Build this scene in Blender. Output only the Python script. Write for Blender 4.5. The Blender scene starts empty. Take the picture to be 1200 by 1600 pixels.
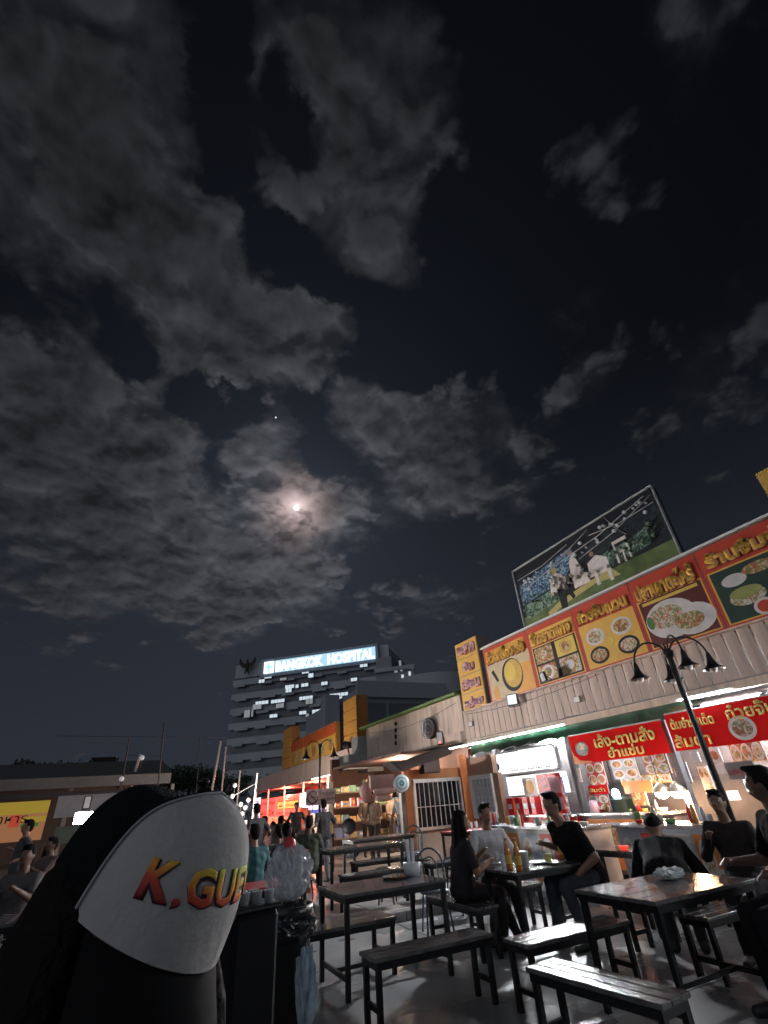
import bpy, bmesh, math, random
import numpy as np
from mathutils import Vector, Matrix, Euler, Quaternion
random.seed(7)
S = bpy.context.scene
COL = S.collection
PI = math.pi
# ------------------------------------------------------------------ camera
H = 1.5                                    # eye height of the photographer
F = 725.0                                  # focal length in photo pixels (1200 wide)
_up = np.array([-88., -1170., F]); _up /= np.linalg.norm(_up)
_y = np.array([181. - 600, 1281. - 800, F]); _y -= _up * (_y @ _up); _y /= np.linalg.norm(_y)
_x = np.cross(_y, _up)
if _x[0] < 0: _x = -_x
R = np.array([_x, _y, _up])                # world axes in lens coordinates (x right, y down, z forward)
cam_d = bpy.data.cameras.new('camera'); cam = bpy.data.objects.new('camera', cam_d); COL.objects.link(cam)
S.camera = cam
cx, cy, cz = R @ np.array([1, 0, 0]), R @ np.array([0, -1, 0]), R @ np.array([0, 0, -1])
cam.matrix_world = Matrix(((cx[0], cy[0], cz[0], 0), (cx[1], cy[1], cz[1], 0), (cx[2], cy[2], cz[2], H), (0, 0, 0, 1)))
cam_d.sensor_fit = 'VERTICAL'; cam_d.sensor_height = 24; cam_d.lens = 24 * F / 1600
cam_d.clip_start = 0.02; cam_d.clip_end = 5000
S.render.resolution_x = 768; S.render.resolution_y = 1024

def ray(px, py): return R @ np.array([px - 600., py - 800., F])
def ax(px, py, x): r = ray(px, py); t = x / r[0]; return Vector((x, r[1] * t, r[2] * t + H))
def ay(px, py, y): r = ray(px, py); t = y / r[1]; return Vector((r[0] * t, y, r[2] * t + H))
def az(px, py, z): r = ray(px, py); t = (z - H) / r[2]; return Vector((r[0] * t, r[1] * t, z))

# ------------------------------------------------------------------ colour management
S.view_settings.view_transform = 'Standard'; S.view_settings.look = 'None'
S.view_settings.exposure = 0.0; S.view_settings.gamma = 1.0; S.view_settings.use_curve_mapping = False
S.render.engine = 'CYCLES'
try:
    S.cycles.use_denoising = True; S.cycles.max_bounces = 6; S.cycles.diffuse_bounces = 3; S.cycles.glossy_bounces = 3
    S.cycles.sample_clamp_indirect = 4.0
except Exception: pass

# ------------------------------------------------------------------ night sky: clouds lit by the moon
MOON = Vector(tuple(ray(463, 793))).normalized()
def dirn(a, e): a, e = math.radians(a), math.radians(e); return (math.sin(a) * math.cos(e), math.cos(a) * math.cos(e), math.sin(e))
# cloud masses and gaps: azimuth, elevation, angular radius, weight
BLOBS = [(-37.7, 64.0, 8.6, 1.03), (-31.3, 69.3, 5.6, 0.57), (-30.3, 56.5, 8.7, 0.92), (2.6, 76.8, 5.6, 0.92), (30.7, 75.3, 6.9, 1), (42.5, 69.0, 7.2, 0.5), (27.6, 66.4, 7.1, 0.9), (32.3, 60.5, 3.9, 0.9), (0.4, 69.8, 3.4, 0.34), (-19.3, 57.1, 9.9, 1.15), (-5.1, 54.8, 10.1, 1.15), (9.4, 50.8, 7.6, 1.15), (18.4, 52.9, 3.9, 0.92), (-25.2, 48.2, 5.6, 0.46), (-18.8, 39.2, 7.2, 1), (-9.0, 38.5, 8.2, 1), (-13.1, 31.7, 7.7, 1), (-2.9, 30.6, 8.7, 1), (-11.4, 22.8, 7.5, 0.8), (2.7, 25.6, 8.3, 0.9), (10.7, 23.3, 6.6, 0.8), (17.1, 26.5, 5.4, 0.9), (9.1, 38.4, 4.4, 1), (15.2, 31.9, 6.1, 1.1), (-2.9, 18.7, 8.8, 0.55), (12.7, 18.2, 7.2, 0.4), (26.0, 43.5, 5.0, 1), (32.8, 39.2, 6.2, 1), (43.8, 42.2, 4.5, 0.5), (38.0, 35.0, 5.0, 0.9), (46.4, 34.7, 4.5, 0.45), (53.7, 37.4, 3.9, 0.4), (61.3, 40.2, 4.6, 0.35), (46.6, 29.2, 3.3, 0.35), (57.7, 30.4, 3.1, 0.35), (24.2, 29.5, 3.5, 0.6), (30.9, 32.3, 2.8, 0.6), (20.5, 19.6, 4.5, 0.4), (31.2, 20.1, 5.3, 0.5), (39.3, 23.4, 3.8, 0.35), (59.0, 52.1, 3.5, 0.3), (57.8, 48.2, 2.3, 0.3), (62.0, 57.8, 3.5, 0.17), (63.4, 48.9, 3.1, 0.15), (94.2, 57.7, 4.1, 0.25), (84.6, 46.3, 5.3, 0.23), (74.3, 30.9, 6.0, 0.25), (73.0, 39.0, 4.6, 0.2), (67.4, 34.5, 3.7, 0.15), (79.3, 59.8, 4.0, 0.1), (80.0, 38.8, 4.1, 0.2), (-15.5, 71.7, 2.8, -1.0), (-5.8, 67.2, 2.6, -1.1), (7.3, 73.4, 2.8, -1.1), (15.8, 71.0, 2.4, -0.9), (4.4, 65.1, 2.3, -0.6), (-35.1, 57.7, 2.2, -0.6), (-21.1, 50.4, 3.2, -1.1), (-13.0, 48.4, 3.5, -1.3), (-23.6, 44.4, 3.1, -0.9), (10.0, 60.6, 3.8, -1.1), (19.6, 58.2, 3.0, -0.8), (-1.6, 44.7, 3.0, -1.2), (3.6, 42.9, 3.2, -0.8), (-29.3, 51.7, 1.9, -0.6), (33.6, 49.7, 4.4, -1), (25.4, 48.7, 3.0, -0.7), (46.7, 50.5, 6.9, -1.2), (56.7, 62.6, 5.2, -1.1), (71.1, 68.8, 6.8, -1.1), (73.4, 49.1, 5.0, -0.7), (59.0, 22.2, 9.7, -0.8), (33.5, 24.9, 3.9, -0.6), (83.4, 58.5, 4.3, -0.6), (4.1, 35.5, 2.5, -0.6), (18.7, 36.7, 2.7, -0.7), (53.5, 43.6, 2.8, -0.7), (20.5, 11.0, 8.4, -0.5), (2.0, 10.0, 7.4, -0.8), (-9.0, 10.8, 6.4, -0.7)]
W = bpy.data.worlds.new('World'); S.world = W; W.use_nodes = True
nt = W.node_tree; N = nt.nodes; LK = nt.links
for n in list(N): N.remove(n)
def nd(t, **k):
    n = N.new(t)
    for a, b in k.items(): setattr(n, a, b)
    return n
def mth(op, a, b=None, c=None, clamp=False):
    n = nd('ShaderNodeMath', operation=op); n.use_clamp = clamp
    for i, v in enumerate((a, b, c)):
        if v is None: continue
        if isinstance(v, (int, float)): n.inputs[i].default_value = v
        else: LK.new(v, n.inputs[i])
    return n.outputs[0]
def vmath(op, a, b=None):
    n = nd('ShaderNodeVectorMath', operation=op)
    for i, v in enumerate((a, b)):
        if v is None: continue
        if isinstance(v, (tuple, list, Vector)): n.inputs[i].default_value = tuple(v)
        else: LK.new(v, n.inputs[i])
    return n
def rgbmix(f, a, b):
    n = nd('ShaderNodeMix', data_type='RGBA')
    for s, v in ((0, f), (6, a), (7, b)):
        if isinstance(v, (int, float)): n.inputs[s].default_value = v
        elif isinstance(v, tuple): n.inputs[s].default_value = v + (1,) if len(v) == 3 else v
        else: LK.new(v, n.inputs[s])
    return n.outputs[2]
def smooth(v, lo, hi, a=0., b=1.):
    n = nd('ShaderNodeMapRange', interpolation_type='SMOOTHSTEP'); LK.new(v, n.inputs[0])
    for i, q in enumerate((lo, hi, a, b)): n.inputs[i + 1].default_value = q
    return n.outputs[0]
tc = nd('ShaderNodeTexCoord'); D = tc.outputs['Generated']
sep = nd('ShaderNodeSeparateXYZ'); LK.new(D, sep.inputs[0]); dz = sep.outputs[2]
# a flat cloud layer seen from below, flattened towards the horizon
zz = mth('MAXIMUM', mth('ADD', dz, 0.28), 0.12)
comb = nd('ShaderNodeCombineXYZ')
LK.new(mth('DIVIDE', sep.outputs[0], zz), comb.inputs[0]); LK.new(mth('DIVIDE', sep.outputs[1], zz), comb.inputs[1])
Q = comb.outputs[0]
def noise(vec, sc, det, rough=.55, dist=0.):
    n = nd('ShaderNodeTexNoise'); LK.new(vec, n.inputs['Vector'])
    n.inputs['Scale'].default_value = sc; n.inputs['Detail'].default_value = det
    n.inputs['Roughness'].default_value = rough; n.inputs['Distortion'].default_value = dist
    return n
warp = noise(Q, 3.2, 6, .6)
off = vmath('SCALE', vmath('SUBTRACT', warp.outputs['Color'], (.5, .5, .5)).outputs[0]); off.inputs['Scale'].default_value = .34
WD = vmath('NORMALIZE', vmath('ADD', D, off.outputs[0]).outputs[0]).outputs[0]
tot = None
for (a_, e_, rad, st) in BLOBS:
    dp = vmath('DOT_PRODUCT', WD, dirn(a_, e_)).outputs['Value']
    v = smooth(dp, math.cos(math.radians(rad * 1.25)), math.cos(math.radians(rad * .35)), 0, st)
    tot = v if tot is None else mth('ADD', tot, v)
ang0 = mth('ARCCOSINE', mth('MINIMUM', vmath('DOT_PRODUCT', D, tuple(MOON)).outputs['Value'], .99999))
n1 = noise(Q, 3.6, 10, .62, .25).outputs['Fac']
vw = vmath('SCALE', vmath('SUBTRACT', noise(Q, 7, 3, .5).outputs['Color'], (.5, .5, .5)).outputs[0]); vw.inputs['Scale'].default_value = .10
def puffs(q):
    v_ = nd('ShaderNodeTexVoronoi'); LK.new(vmath('ADD', q, vw.outputs[0]).outputs[0], v_.inputs['Vector']); v_.inputs['Scale'].default_value = 6.5; v_.inputs['Detail'].default_value = 3.0; v_.inputs['Roughness'].default_value = .55
    return v_.outputs['Distance']
n2 = puffs(Q)
# the same noise sampled a step towards the moon gives each puff a lit side
qm = vmath('ADD', Q, (MOON.x * .05, MOON.y * .05, 0)).outputs[0]
n1b = noise(qm, 3.6, 10, .62, .25).outputs['Fac']; n2b = puffs(vmath('ADD', Q, (MOON.x * .03, MOON.y * .03, 0)).outputs[0])
cover = mth('ADD', mth('MULTIPLY', tot, .46), mth('ADD', mth('MULTIPLY', mth('SUBTRACT', n1, .5), 1.9), mth('MULTIPLY', mth('SUBTRACT', .90, n2), .95)))
veil = mth('MULTIPLY', smooth(mth('ADD', tot, mth('MULTIPLY', mth('SUBTRACT', n1, .5), 2.2)), .15, 1.3), .62)
soft = smooth(ang0, .10, .70)
dens = mth('MAXIMUM', smooth(mth('SUBTRACT', cover, mth('MULTIPLY', soft, -.03)), .06, .58), veil)
thick = smooth(cover, .25, .95)
md = vmath('DOT_PRODUCT', D, tuple(MOON)).outputs['Value']
ang = mth('ARCCOSINE', mth('MINIMUM', md, .99999))           # angle from the moon
g1 = mth('EXPONENT', mth('MULTIPLY', ang, -36.0))
g2 = mth('EXPONENT', mth('MULTIPLY', ang, -5.0))
g3 = mth('EXPONENT', mth('MULTIPLY', ang, -1.5))
lit = mth('ADD', mth('ADD', mth('MULTIPLY', g1, .65), mth('MULTIPLY', g2, .085)), mth('ADD', mth('MULTIPLY', g3, .033), .0095))
side = mth('ADD', mth('ADD', 1.0, mth('MULTIPLY', mth('SUBTRACT', n1, n1b), 3.2)), mth('MULTIPLY', mth('SUBTRACT', n2b, n2), 1.5))
side = mth('MAXIMUM', mth('MINIMUM', side, 1.7), .45)
core = mth('SUBTRACT', 1.15, mth('MULTIPLY', thick, .45))
cl = mth('MULTIPLY', mth('MULTIPLY', lit, side), core)
tint = rgbmix(smooth(ang, .03, .13), (1.18, .92, .90), (.95, .975, 1.09))
cloud = vmath('SCALE', tint); LK.new(cl, cloud.inputs['Scale'])
hz = smooth(dz, .0, .72)
clear = rgbmix(hz, (.0200, .0245, .034), (.0012, .0013, .0026))
glow = vmath('SCALE', (.10, .10, .135)); glow.inputs[0].default_value = (.10, .125, .17); LK.new(mth('ADD', mth('MULTIPLY', g2, .24), mth('MULTIPLY', g3, .055)), glow.inputs['Scale'])
clear = vmath('ADD', clear, glow.outputs[0]).outputs[0]
city = vmath('ADD', clear, (0, 0, 0)).outputs[0]
sky = rgbmix(mth('MULTIPLY', dens, .93), city, cloud.outputs[0])
bg = nd('ShaderNodeBackground'); LK.new(sky, bg.inputs[0]); bg.inputs[1].default_value = 1.0
wo = nd('ShaderNodeOutputWorld'); LK.new(bg.outputs[0], wo.inputs[0])
# wide fill from behind left
sl = bpy.data.lights.new('town_glow_fill', 'SUN'); sl.energy = .46; sl.angle = math.radians(80); sl.color = (.86, .92, 1)   # added soft fill standing in for the night glow of the town
so = bpy.data.objects.new('town_glow_fill', sl); COL.objects.link(so)
so.rotation_euler = Vector((.75, .45, -.5)).to_track_quat('-Z', 'Y').to_euler()

# ------------------------------------------------------------------ materials
MATS = {}
def M(name, c=(.5, .5, .5), rough=.6, metal=0., var=.12, vs=6., bump=.0, bs=40., em=None, es=0., alpha=1., trans=0., coat=0.):
    if name in MATS: return MATS[name]
    m = bpy.data.materials.new(name); m.use_nodes = True; t = m.node_tree; b = t.nodes['Principled BSDF']
    b.inputs['Roughness'].default_value = rough; b.inputs['Metallic'].default_value = metal
    b.inputs['Transmission Weight'].default_value = trans; b.inputs['Coat Weight'].default_value = coat
    co = t.nodes.new('ShaderNodeTexCoord')
    nz = t.nodes.new('ShaderNodeTexNoise'); nz.inputs['Scale'].default_value = vs; nz.inputs['Detail'].default_value = 6
    t.links.new(co.outputs['Object'], nz.inputs['Vector'])
    mx = t.nodes.new('ShaderNodeMix'); mx.data_type = 'RGBA'
    mx.inputs[6].default_value = tuple(v * (1 - var) for v in c) + (1,); mx.inputs[7].default_value = tuple(min(1, v * (1 + var)) for v in c) + (1,)
    rp = t.nodes.new('ShaderNodeMapRange'); rp.inputs[1].default_value = .3; rp.inputs[2].default_value = .7
    t.links.new(nz.outputs['Fac'], rp.inputs[0]); t.links.new(rp.outputs[0], mx.inputs[0]); t.links.new(mx.outputs[2], b.inputs['Base Color'])
    r2 = t.nodes.new('ShaderNodeMapRange'); r2.inputs[3].default_value = max(.03, rough - .1); r2.inputs[4].default_value = min(1, rough + .12)
    t.links.new(nz.outputs['Fac'], r2.inputs[0]); t.links.new(r2.outputs[0], b.inputs['Roughness'])
    if bump:
        n2 = t.nodes.new('ShaderNodeTexNoise'); n2.inputs['Scale'].default_value = bs; n2.inputs['Detail'].default_value = 4
        t.links.new(co.outputs['Object'], n2.inputs['Vector'])
        bp = t.nodes.new('ShaderNodeBump'); bp.inputs['Strength'].default_value = bump; bp.inputs['Distance'].default_value = .02
        t.links.new(n2.outputs['Fac'], bp.inputs['Height']); t.links.new(bp.outputs[0], b.inputs['Normal'])
    if em:
        b.inputs['Emission Color'].default_value = tuple(em) + (1,); b.inputs['Emission Strength'].default_value = es
    if alpha < 1: b.inputs['Alpha'].default_value = alpha
    MATS[name] = m; return m
def voro(name, cols, scale=30., rough=.5, em=0.):
    """printed food photograph: irregular patches of a few colours"""
    if name in MATS: return MATS[name]
    m = bpy.data.materials.new(name); m.use_nodes = True; t = m.node_tree; b = t.nodes['Principled BSDF']
    co = t.nodes.new('ShaderNodeTexCoord'); nz = t.nodes.new('ShaderNodeTexNoise'); nz.inputs['Scale'].default_value = scale * .6; nz.inputs['Detail'].default_value = 3
    t.links.new(co.outputs['Object'], nz.inputs['Vector'])
    va = t.nodes.new('ShaderNodeVectorMath'); va.operation = 'SCALE'; va.inputs['Scale'].default_value = 2.2 / scale * 2
    t.links.new(nz.outputs['Color'], va.inputs[0])
    vb = t.nodes.new('ShaderNodeVectorMath'); vb.operation = 'ADD'; t.links.new(co.outputs['Object'], vb.inputs[0]); t.links.new(va.outputs[0], vb.inputs[1])
    vo = t.nodes.new('ShaderNodeTexVoronoi'); vo.inputs['Scale'].default_value = scale; t.links.new(vb.outputs[0], vo.inputs['Vector'])
    wn = t.nodes.new('ShaderNodeSeparateColor'); t.links.new(vo.outputs['Color'], wn.inputs[0])
    cr = t.nodes.new('ShaderNodeValToRGB'); cr.color_ramp.interpolation = 'CONSTANT'
    el = cr.color_ramp.elements
    el[0].position = 0; el[0].color = tuple(cols[0]) + (1,); el[1].position = 1 / len(cols); el[1].color = tuple(cols[1]) + (1,)
    for i in range(2, len(cols)):
        e = el.new(i / len(cols)); e.color = tuple(cols[i]) + (1,)
    t.links.new(wn.outputs[0], cr.inputs[0]); t.links.new(cr.outputs[0], b.inputs['Base Color'])
    b.inputs['Roughness'].default_value = rough
    if em: t.links.new(cr.outputs[0], b.inputs['Emission Color']); b.inputs['Emission Strength'].default_value = em
    MATS[name] = m; return m
def glow(name, c, s): return M(name, (.02, .02, .02), .6, em=c, es=s)

# ------------------------------------------------------------------ mesh helpers
class MB:
    def __init__(s): s.v = []; s.f = []; s.m = []; s.T = Matrix.Identity(4); s.mi = 0; s.sm = []
    def add(s, vs, fs, sm=False):
        o = len(s.v); s.v += [tuple(s.T @ Vector(p)) for p in vs]; s.f += [tuple(i + o for i in f) for f in fs]; s.m += [s.mi] * len(fs); s.sm += [sm] * len(fs)
        return s
    def box(s, a, b, c=0.):
        x0, y0, z0 = (min(a[i], b[i]) for i in range(3)); x1, y1, z1 = (max(a[i], b[i]) for i in range(3))
        return s.add([(x0, y0, z0), (x1, y0, z0), (x1, y1, z0), (x0, y1, z0), (x0, y0, z1), (x1, y0, z1), (x1, y1, z1), (x0, y1, z1)],
                     [(0, 3, 2, 1), (4, 5, 6, 7), (0, 1, 5, 4), (1, 2, 6, 5), (2, 3, 7, 6), (3, 0, 4, 7)])
    def tube(s, p, q, r, r2=None, n=10, cap=True):
        p, q = Vector(p), Vector(q); r2 = r if r2 is None else r2; d = (q - p)
        if d.length < 1e-6: return s
        qd = d.to_track_quat('Z', 'Y'); vs = []
        for i in range(n):
            a = 2 * PI * i / n; u = qd @ Vector((math.cos(a), math.sin(a), 0)); vs += [p + u * r, q + u * r2]
        fs = [(2 * i, 2 * ((i + 1) % n), 2 * ((i + 1) % n) + 1, 2 * i + 1) for i in range(n)]
        s.add(vs, fs, True)
        if cap: s.add(vs, [tuple(2 * i for i in reversed(range(n))), tuple(2 * i + 1 for i in range(n))])
        return s
    def path(s, pts, r, n=8):
        for a, b in zip(pts[:-1], pts[1:]): s.tube(a, b, r, n=n)
        return s
    def lathe(s, prof, c=(0, 0, 0), n=20, axis=None):
        qd = Vector(axis).to_track_quat('Z', 'Y') if axis else Quaternion(); c = Vector(c); vs = []; k = len(prof)
        for i in range(n):
            a = 2 * PI * i / n
            for r, z in prof: vs.append(c + qd @ Vector((r * math.cos(a), r * math.sin(a), z)))
        fs = [(i * k + j, ((i + 1) % n) * k + j, ((i + 1) % n) * k + j + 1, i * k + j + 1) for i in range(n) for j in range(k - 1)]
        return s.add(vs, fs, True)
    def ell(s, c, r, rot=None, n=16, m=10):
        c = Vector(c); vs = []; fs = []; rot = rot or Matrix.Identity(3)
        for j in range(m + 1):
            t = PI * j / m
            for i in range(n):
                a = 2 * PI * i / n; vs.append(c + rot @ Vector((r[0] * math.sin(t) * math.cos(a), r[1] * math.sin(t) * math.sin(a), r[2] * math.cos(t))))
        for j in range(m):
            for i in range(n): fs.append((j * n + i, (j + 1) * n + i, (j + 1) * n + (i + 1) % n, j * n + (i + 1) % n))
        return s.add(vs, fs, True)
    def slab(s, pts, nrm, th):
        """flat polygon given thickness along nrm"""
        nrm = Vector(nrm).normalized() * th; k = len(pts); vs = [Vector(p) for p in pts] + [Vector(p) + nrm for p in pts]
        return s.add(vs, [tuple(reversed(range(k))), tuple(range(k, 2 * k))] + [(i, (i + 1) % k, (i + 1) % k + k, i + k) for i in range(k)])
    def build(s, name, mat, parent=None, bevel=0):
        me = bpy.data.meshes.new(name); me.from_pydata(s.v, [], s.f)
        for m in (mat if isinstance(mat, (list, tuple)) else [mat]): me.materials.append(m)
        me.polygons.foreach_set('material_index', s.m); me.polygons.foreach_set('use_smooth', s.sm)
        bm = bmesh.new(); bm.from_mesh(me); bmesh.ops.recalc_face_normals(bm, faces=bm.faces)
        if bevel:
            bmesh.ops.bevel(bm, geom=[e for e in bm.edges if e.calc_face_angle(0) > .5], offset=bevel, segments=1, affect='EDGES')
        bm.to_mesh(me); bm.free()
        o = bpy.data.objects.new(name, me); COL.objects.link(o)
        if parent is not None:
            o.parent = parent; o.matrix_parent_inverse = parent.matrix_world.inverted() if False else Matrix.Identity(4)
        return o
def tag(o, label=None, cat=None, group=None, kind=None):
    if label: o['label'] = label
    if cat: o['category'] = cat
    if group: o['group'] = group
    if kind: o['kind'] = kind
    return o
def thing(name, label, cat, loc=(0, 0, 0), rz=0., group=None):
    o = bpy.data.objects.new(name, None); COL.objects.link(o); o.empty_display_size = .1
    o.location = loc; o.rotation_euler = (0, 0, rz)
    o.matrix_basis = Matrix.Translation(loc) @ Matrix.Rotation(rz, 4, 'Z')
    return tag(o, label, cat, group)
CH = {}
def kids(o): return [c for c in o.children]
def dup(root, loc=None, rz=None, label=None, group=None):
    r = root.copy(); COL.objects.link(r)
    if loc is not None: r.location = loc
    if rz is not None: r.rotation_euler = (0, 0, rz)
    if label: r['label'] = label
    if group: r['group'] = group
    def rec(a, b):
        for ch in kids(a):
            c = ch.copy(); COL.objects.link(c); c.parent = b; rec(ch, c)
    rec(root, r); return r
def rel(root, p): return root.matrix_basis.inverted() @ Vector(p)
def text(body, w, h, mat, org, right, up, parent=None, name='lettering', bold=.0, ext=.002, align='c', label=None):
    """lettering laid in the plane (right, up) centred on org, fitted into w x h"""
    cu = bpy.data.curves.new(name, 'FONT'); cu.body = body; cu.size = 1; cu.offset = bold; cu.extrude = 0; cu.align_x = 'CENTER'; cu.space_line = 1.0
    cu.resolution_u = 2
    tmp = bpy.data.objects.new('tmp', cu); COL.objects.link(tmp)
    dg = bpy.context.evaluated_depsgraph_get(); dg.update()
    me = bpy.data.meshes.new_from_object(tmp.evaluated_get(dg)); bpy.data.objects.remove(tmp)
    n = len(me.vertices)
    if n == 0: return None
    co = np.empty(n * 3); me.vertices.foreach_get('co', co); co = co.reshape(-1, 3)
    lo, hi = co.min(0), co.max(0); sz = np.maximum(hi - lo, 1e-6); co = (co - (lo + hi) / 2) / sz
    rt, u = Vector(right).normalized(), Vector(up).normalized(); nn = rt.cross(u); o_ = Vector(org)
    P = np.outer(co[:, 0] * w, rt) + np.outer(co[:, 1] * h, u) + np.array(o_ + nn * ext)
    me.vertices.foreach_set('co', P.ravel()); me.materials.clear(); me.materials.append(mat); me.update()
    bm = bmesh.new(); bm.from_mesh(me)
    # give the letters a real thickness
    r = bmesh.ops.extrude_face_region(bm, geom=list(bm.faces))
    vs = [g for g in r['geom'] if isinstance(g, bmesh.types.BMVert)]
    bmesh.ops.translate(bm, verts=vs, vec=-nn * ext * .8)
    bmesh.ops.recalc_face_normals(bm, faces=bm.faces); bm.to_mesh(me); bm.free()
    o = bpy.data.objects.new(name, me); COL.objects.link(o)
    if parent: o.parent = parent
    if label: o['label'] = label
    return o
# ================================================================== common materials
mt_steel = M('black_painted_steel', (.012, .012, .014), .35, .3)
mt_wood = M('dark_stained_wood', (.085, .082, .084), .15, 0, .35, 9, .25, 60, coat=.4)
mt_tan = M('tan_painted_sheet', (.66, .52, .45), .9, 0, .12, 1.2, .05, 20)
mt_tan2 = M('beige_render', (.68, .53, .44), .7, 0, .18, 1.5, .1, 30)
def streak(m):
    t = m.node_tree; nz = [n for n in t.nodes if n.type == 'TEX_NOISE'][0]; co = [n for n in t.nodes if n.type == 'TEX_COORD'][0]; mp = t.nodes.new('ShaderNodeMapping'); mp.inputs['Scale'].default_value = (5, 5, .5)
    t.links.new(co.outputs['Object'], mp.inputs[0]); t.links.new(mp.outputs[0], nz.inputs['Vector'])
    for n in t.nodes:
        if n.type == 'MIX': n.inputs[6].default_value = tuple(v * .9 for v in n.inputs[6].default_value[:3]) + (1,)
streak(mt_tan); streak(mt_tan2)
mt_grey = M('grey_render', (.30, .30, .30), .8, 0, .2, 2, .1, 30)
mt_white = M('white_paint', (.75, .75, .75), .5, 0, .06)
mt_black = M('black_plastic', (.012, .012, .013), .4)
mt_dark = M('dark_interior', (.06, .045, .04), .8)
mt_orange = M('orange_print', (.74, .36, .08), .5, 0, .06)
mt_amber = M('amber_print', (.76, .44, .09), .5, 0, .06)
mt_redb = M('red_print', (.55, .06, .03), .5, 0, .08)
mt_yel = M('yellow_print', (.72, .52, .10), .5, 0, .06)
mt_pink = M('pink_print', (.68, .38, .42), .5, 0, .06)
mt_green = M('green_tarpaulin', (.008, .065, .032), .5, 0, .2)
mt_steelw = M('galvanised_steel', (.55, .56, .58), .35, .6)
mt_food1 = voro('printed_dish_mix', [(.45, .28, .12), (.30, .20, .08), (.62, .50, .32), (.16, .22, .07), (.50, .10, .05)], 26)
mt_food2 = voro('printed_curry', [(.50, .30, .10), (.38, .12, .05), (.60, .42, .2), (.22, .12, .06)], 18)
mt_food3 = voro('printed_salad', [(.55, .52, .42), (.20, .30, .10), (.55, .16, .08), (.66, .6, .5)], 30)
mt_plate = M('printed_plate', (.66, .62, .62), .5)

# ================================================================== ground and pavement
def ground_mat():
    m = M('worn_wet_concrete', (.24, .24, .245), .42, 0, .3, .8, .08, 30)
    t = m.node_tree; b = t.nodes['Principled BSDF']; co = [n for n in t.nodes if n.type == 'TEX_COORD'][0]
    nz = t.nodes.new('ShaderNodeTexNoise'); nz.inputs['Scale'].default_value = .9; nz.inputs['Detail'].default_value = 7
    t.links.new(co.outputs['Object'], nz.inputs['Vector'])
    rp = t.nodes.new('ShaderNodeMapRange'); rp.inputs[1].default_value = .38; rp.inputs[2].default_value = .62; rp.inputs[3].default_value = .12; rp.inputs[4].default_value = .5
    t.links.new(nz.outputs['Fac'], rp.inputs[0]); t.links.new(rp.outputs[0], b.inputs['Roughness'])
    return m
g = MB(); g.add([(-1500, -1500, 0), (1500, -1500, 0), (1500, 1500, 0), (-1500, 1500, 0)], [(0, 1, 2, 3)])
GROUND = tag(g.build('ground', ground_mat()), kind='structure')
KY = 7.75; KZ = .12
p = MB(); p.box((-30, KY + .16, 0.002), (13, 60, KZ - .012))
pav = tag(p.build('pavement', M('pavement_bed', (.12, .12, .12), .8)), kind='structure')
mt_kerb = M('kerb_concrete', (.16, .15, .15), .7, 0, .25, 4, .2, 30)
for i in range(14):
    k = MB(); k.box((-4 + i + .006, KY, 0), (-3 + i - .006, KY + .15, KZ + .004 * random.random())); k.build('kerb_stone', mt_kerb, pav, .008)
mt_tiles = [M('paving_tile_' + n, c, .38, 0, .2, 3, .1, 30) for n, c in (('pale', (.34, .33, .32)), ('mid', (.27, .26, .26)), ('worn', (.30, .28, .27)))]
tm = [None] * 3
for i in range(16):
    for j in range(16):
        q = random.randrange(3); x, y = .4 + i * .5, KY + .41 + j * .5
        if tm[q] is None:
            t_ = MB(); t_.box((-.246, -.246, -.03), (.246, .246, 0)); o = t_.build('paving_tile', mt_tiles[q], pav, .004); tm[q] = o.data
        else:
            o = bpy.data.objects.new('paving_tile', tm[q]); COL.objects.link(o); o.parent = pav
        o.location = (x, y, KZ + random.random() * .003 - .001)
mt_cs = ground_mat().copy(); mt_cs.name = 'cast_concrete_slab'
for i in range(7):
    for j in range(5):
        x0_ = -5 + i * 2.2 + .006; y1_ = KY - .02 - j * 2.0; s_ = MB(); s_.box((x0_, y1_ - 1.988, -.02), (x0_ + 2.188, y1_, .006 + random.random() * .0015)); s_.build('concrete_slab', mt_cs, GROUND, .003)
lit_ = MB()
for _ in range(46):
    x_, y_ = random.uniform(.6, 7), random.uniform(2.2, 12); z_ = .009 if y_ < KY else KZ + .004; a_ = random.random() * 6; r_ = random.uniform(.012, .04); lit_.slab([(x_ + r_ * math.cos(a_ + k * 1.3) * random.uniform(.5, 1), y_ + r_ * math.sin(a_ + k * 1.3) * random.uniform(.5, 1), z_) for k in range(4)], (0, 0, 1), .003)
tag(lit_.build('litter', M('paper_scrap', (.4, .38, .36), .8)), kind='stuff')
b_ = MB(); b_.box((-30, KY + 8.2, KZ - .01), (13, 60, KZ + .001)); b_.box((-30, KY + .16, KZ - .01), (.14, KY + 8.19, KZ + .001))
tag(b_.build('courtyard_floor', M('court_screed', (.22, .21, .21), .45, 0, .25, 1, .1, 20)), kind='structure')

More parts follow.
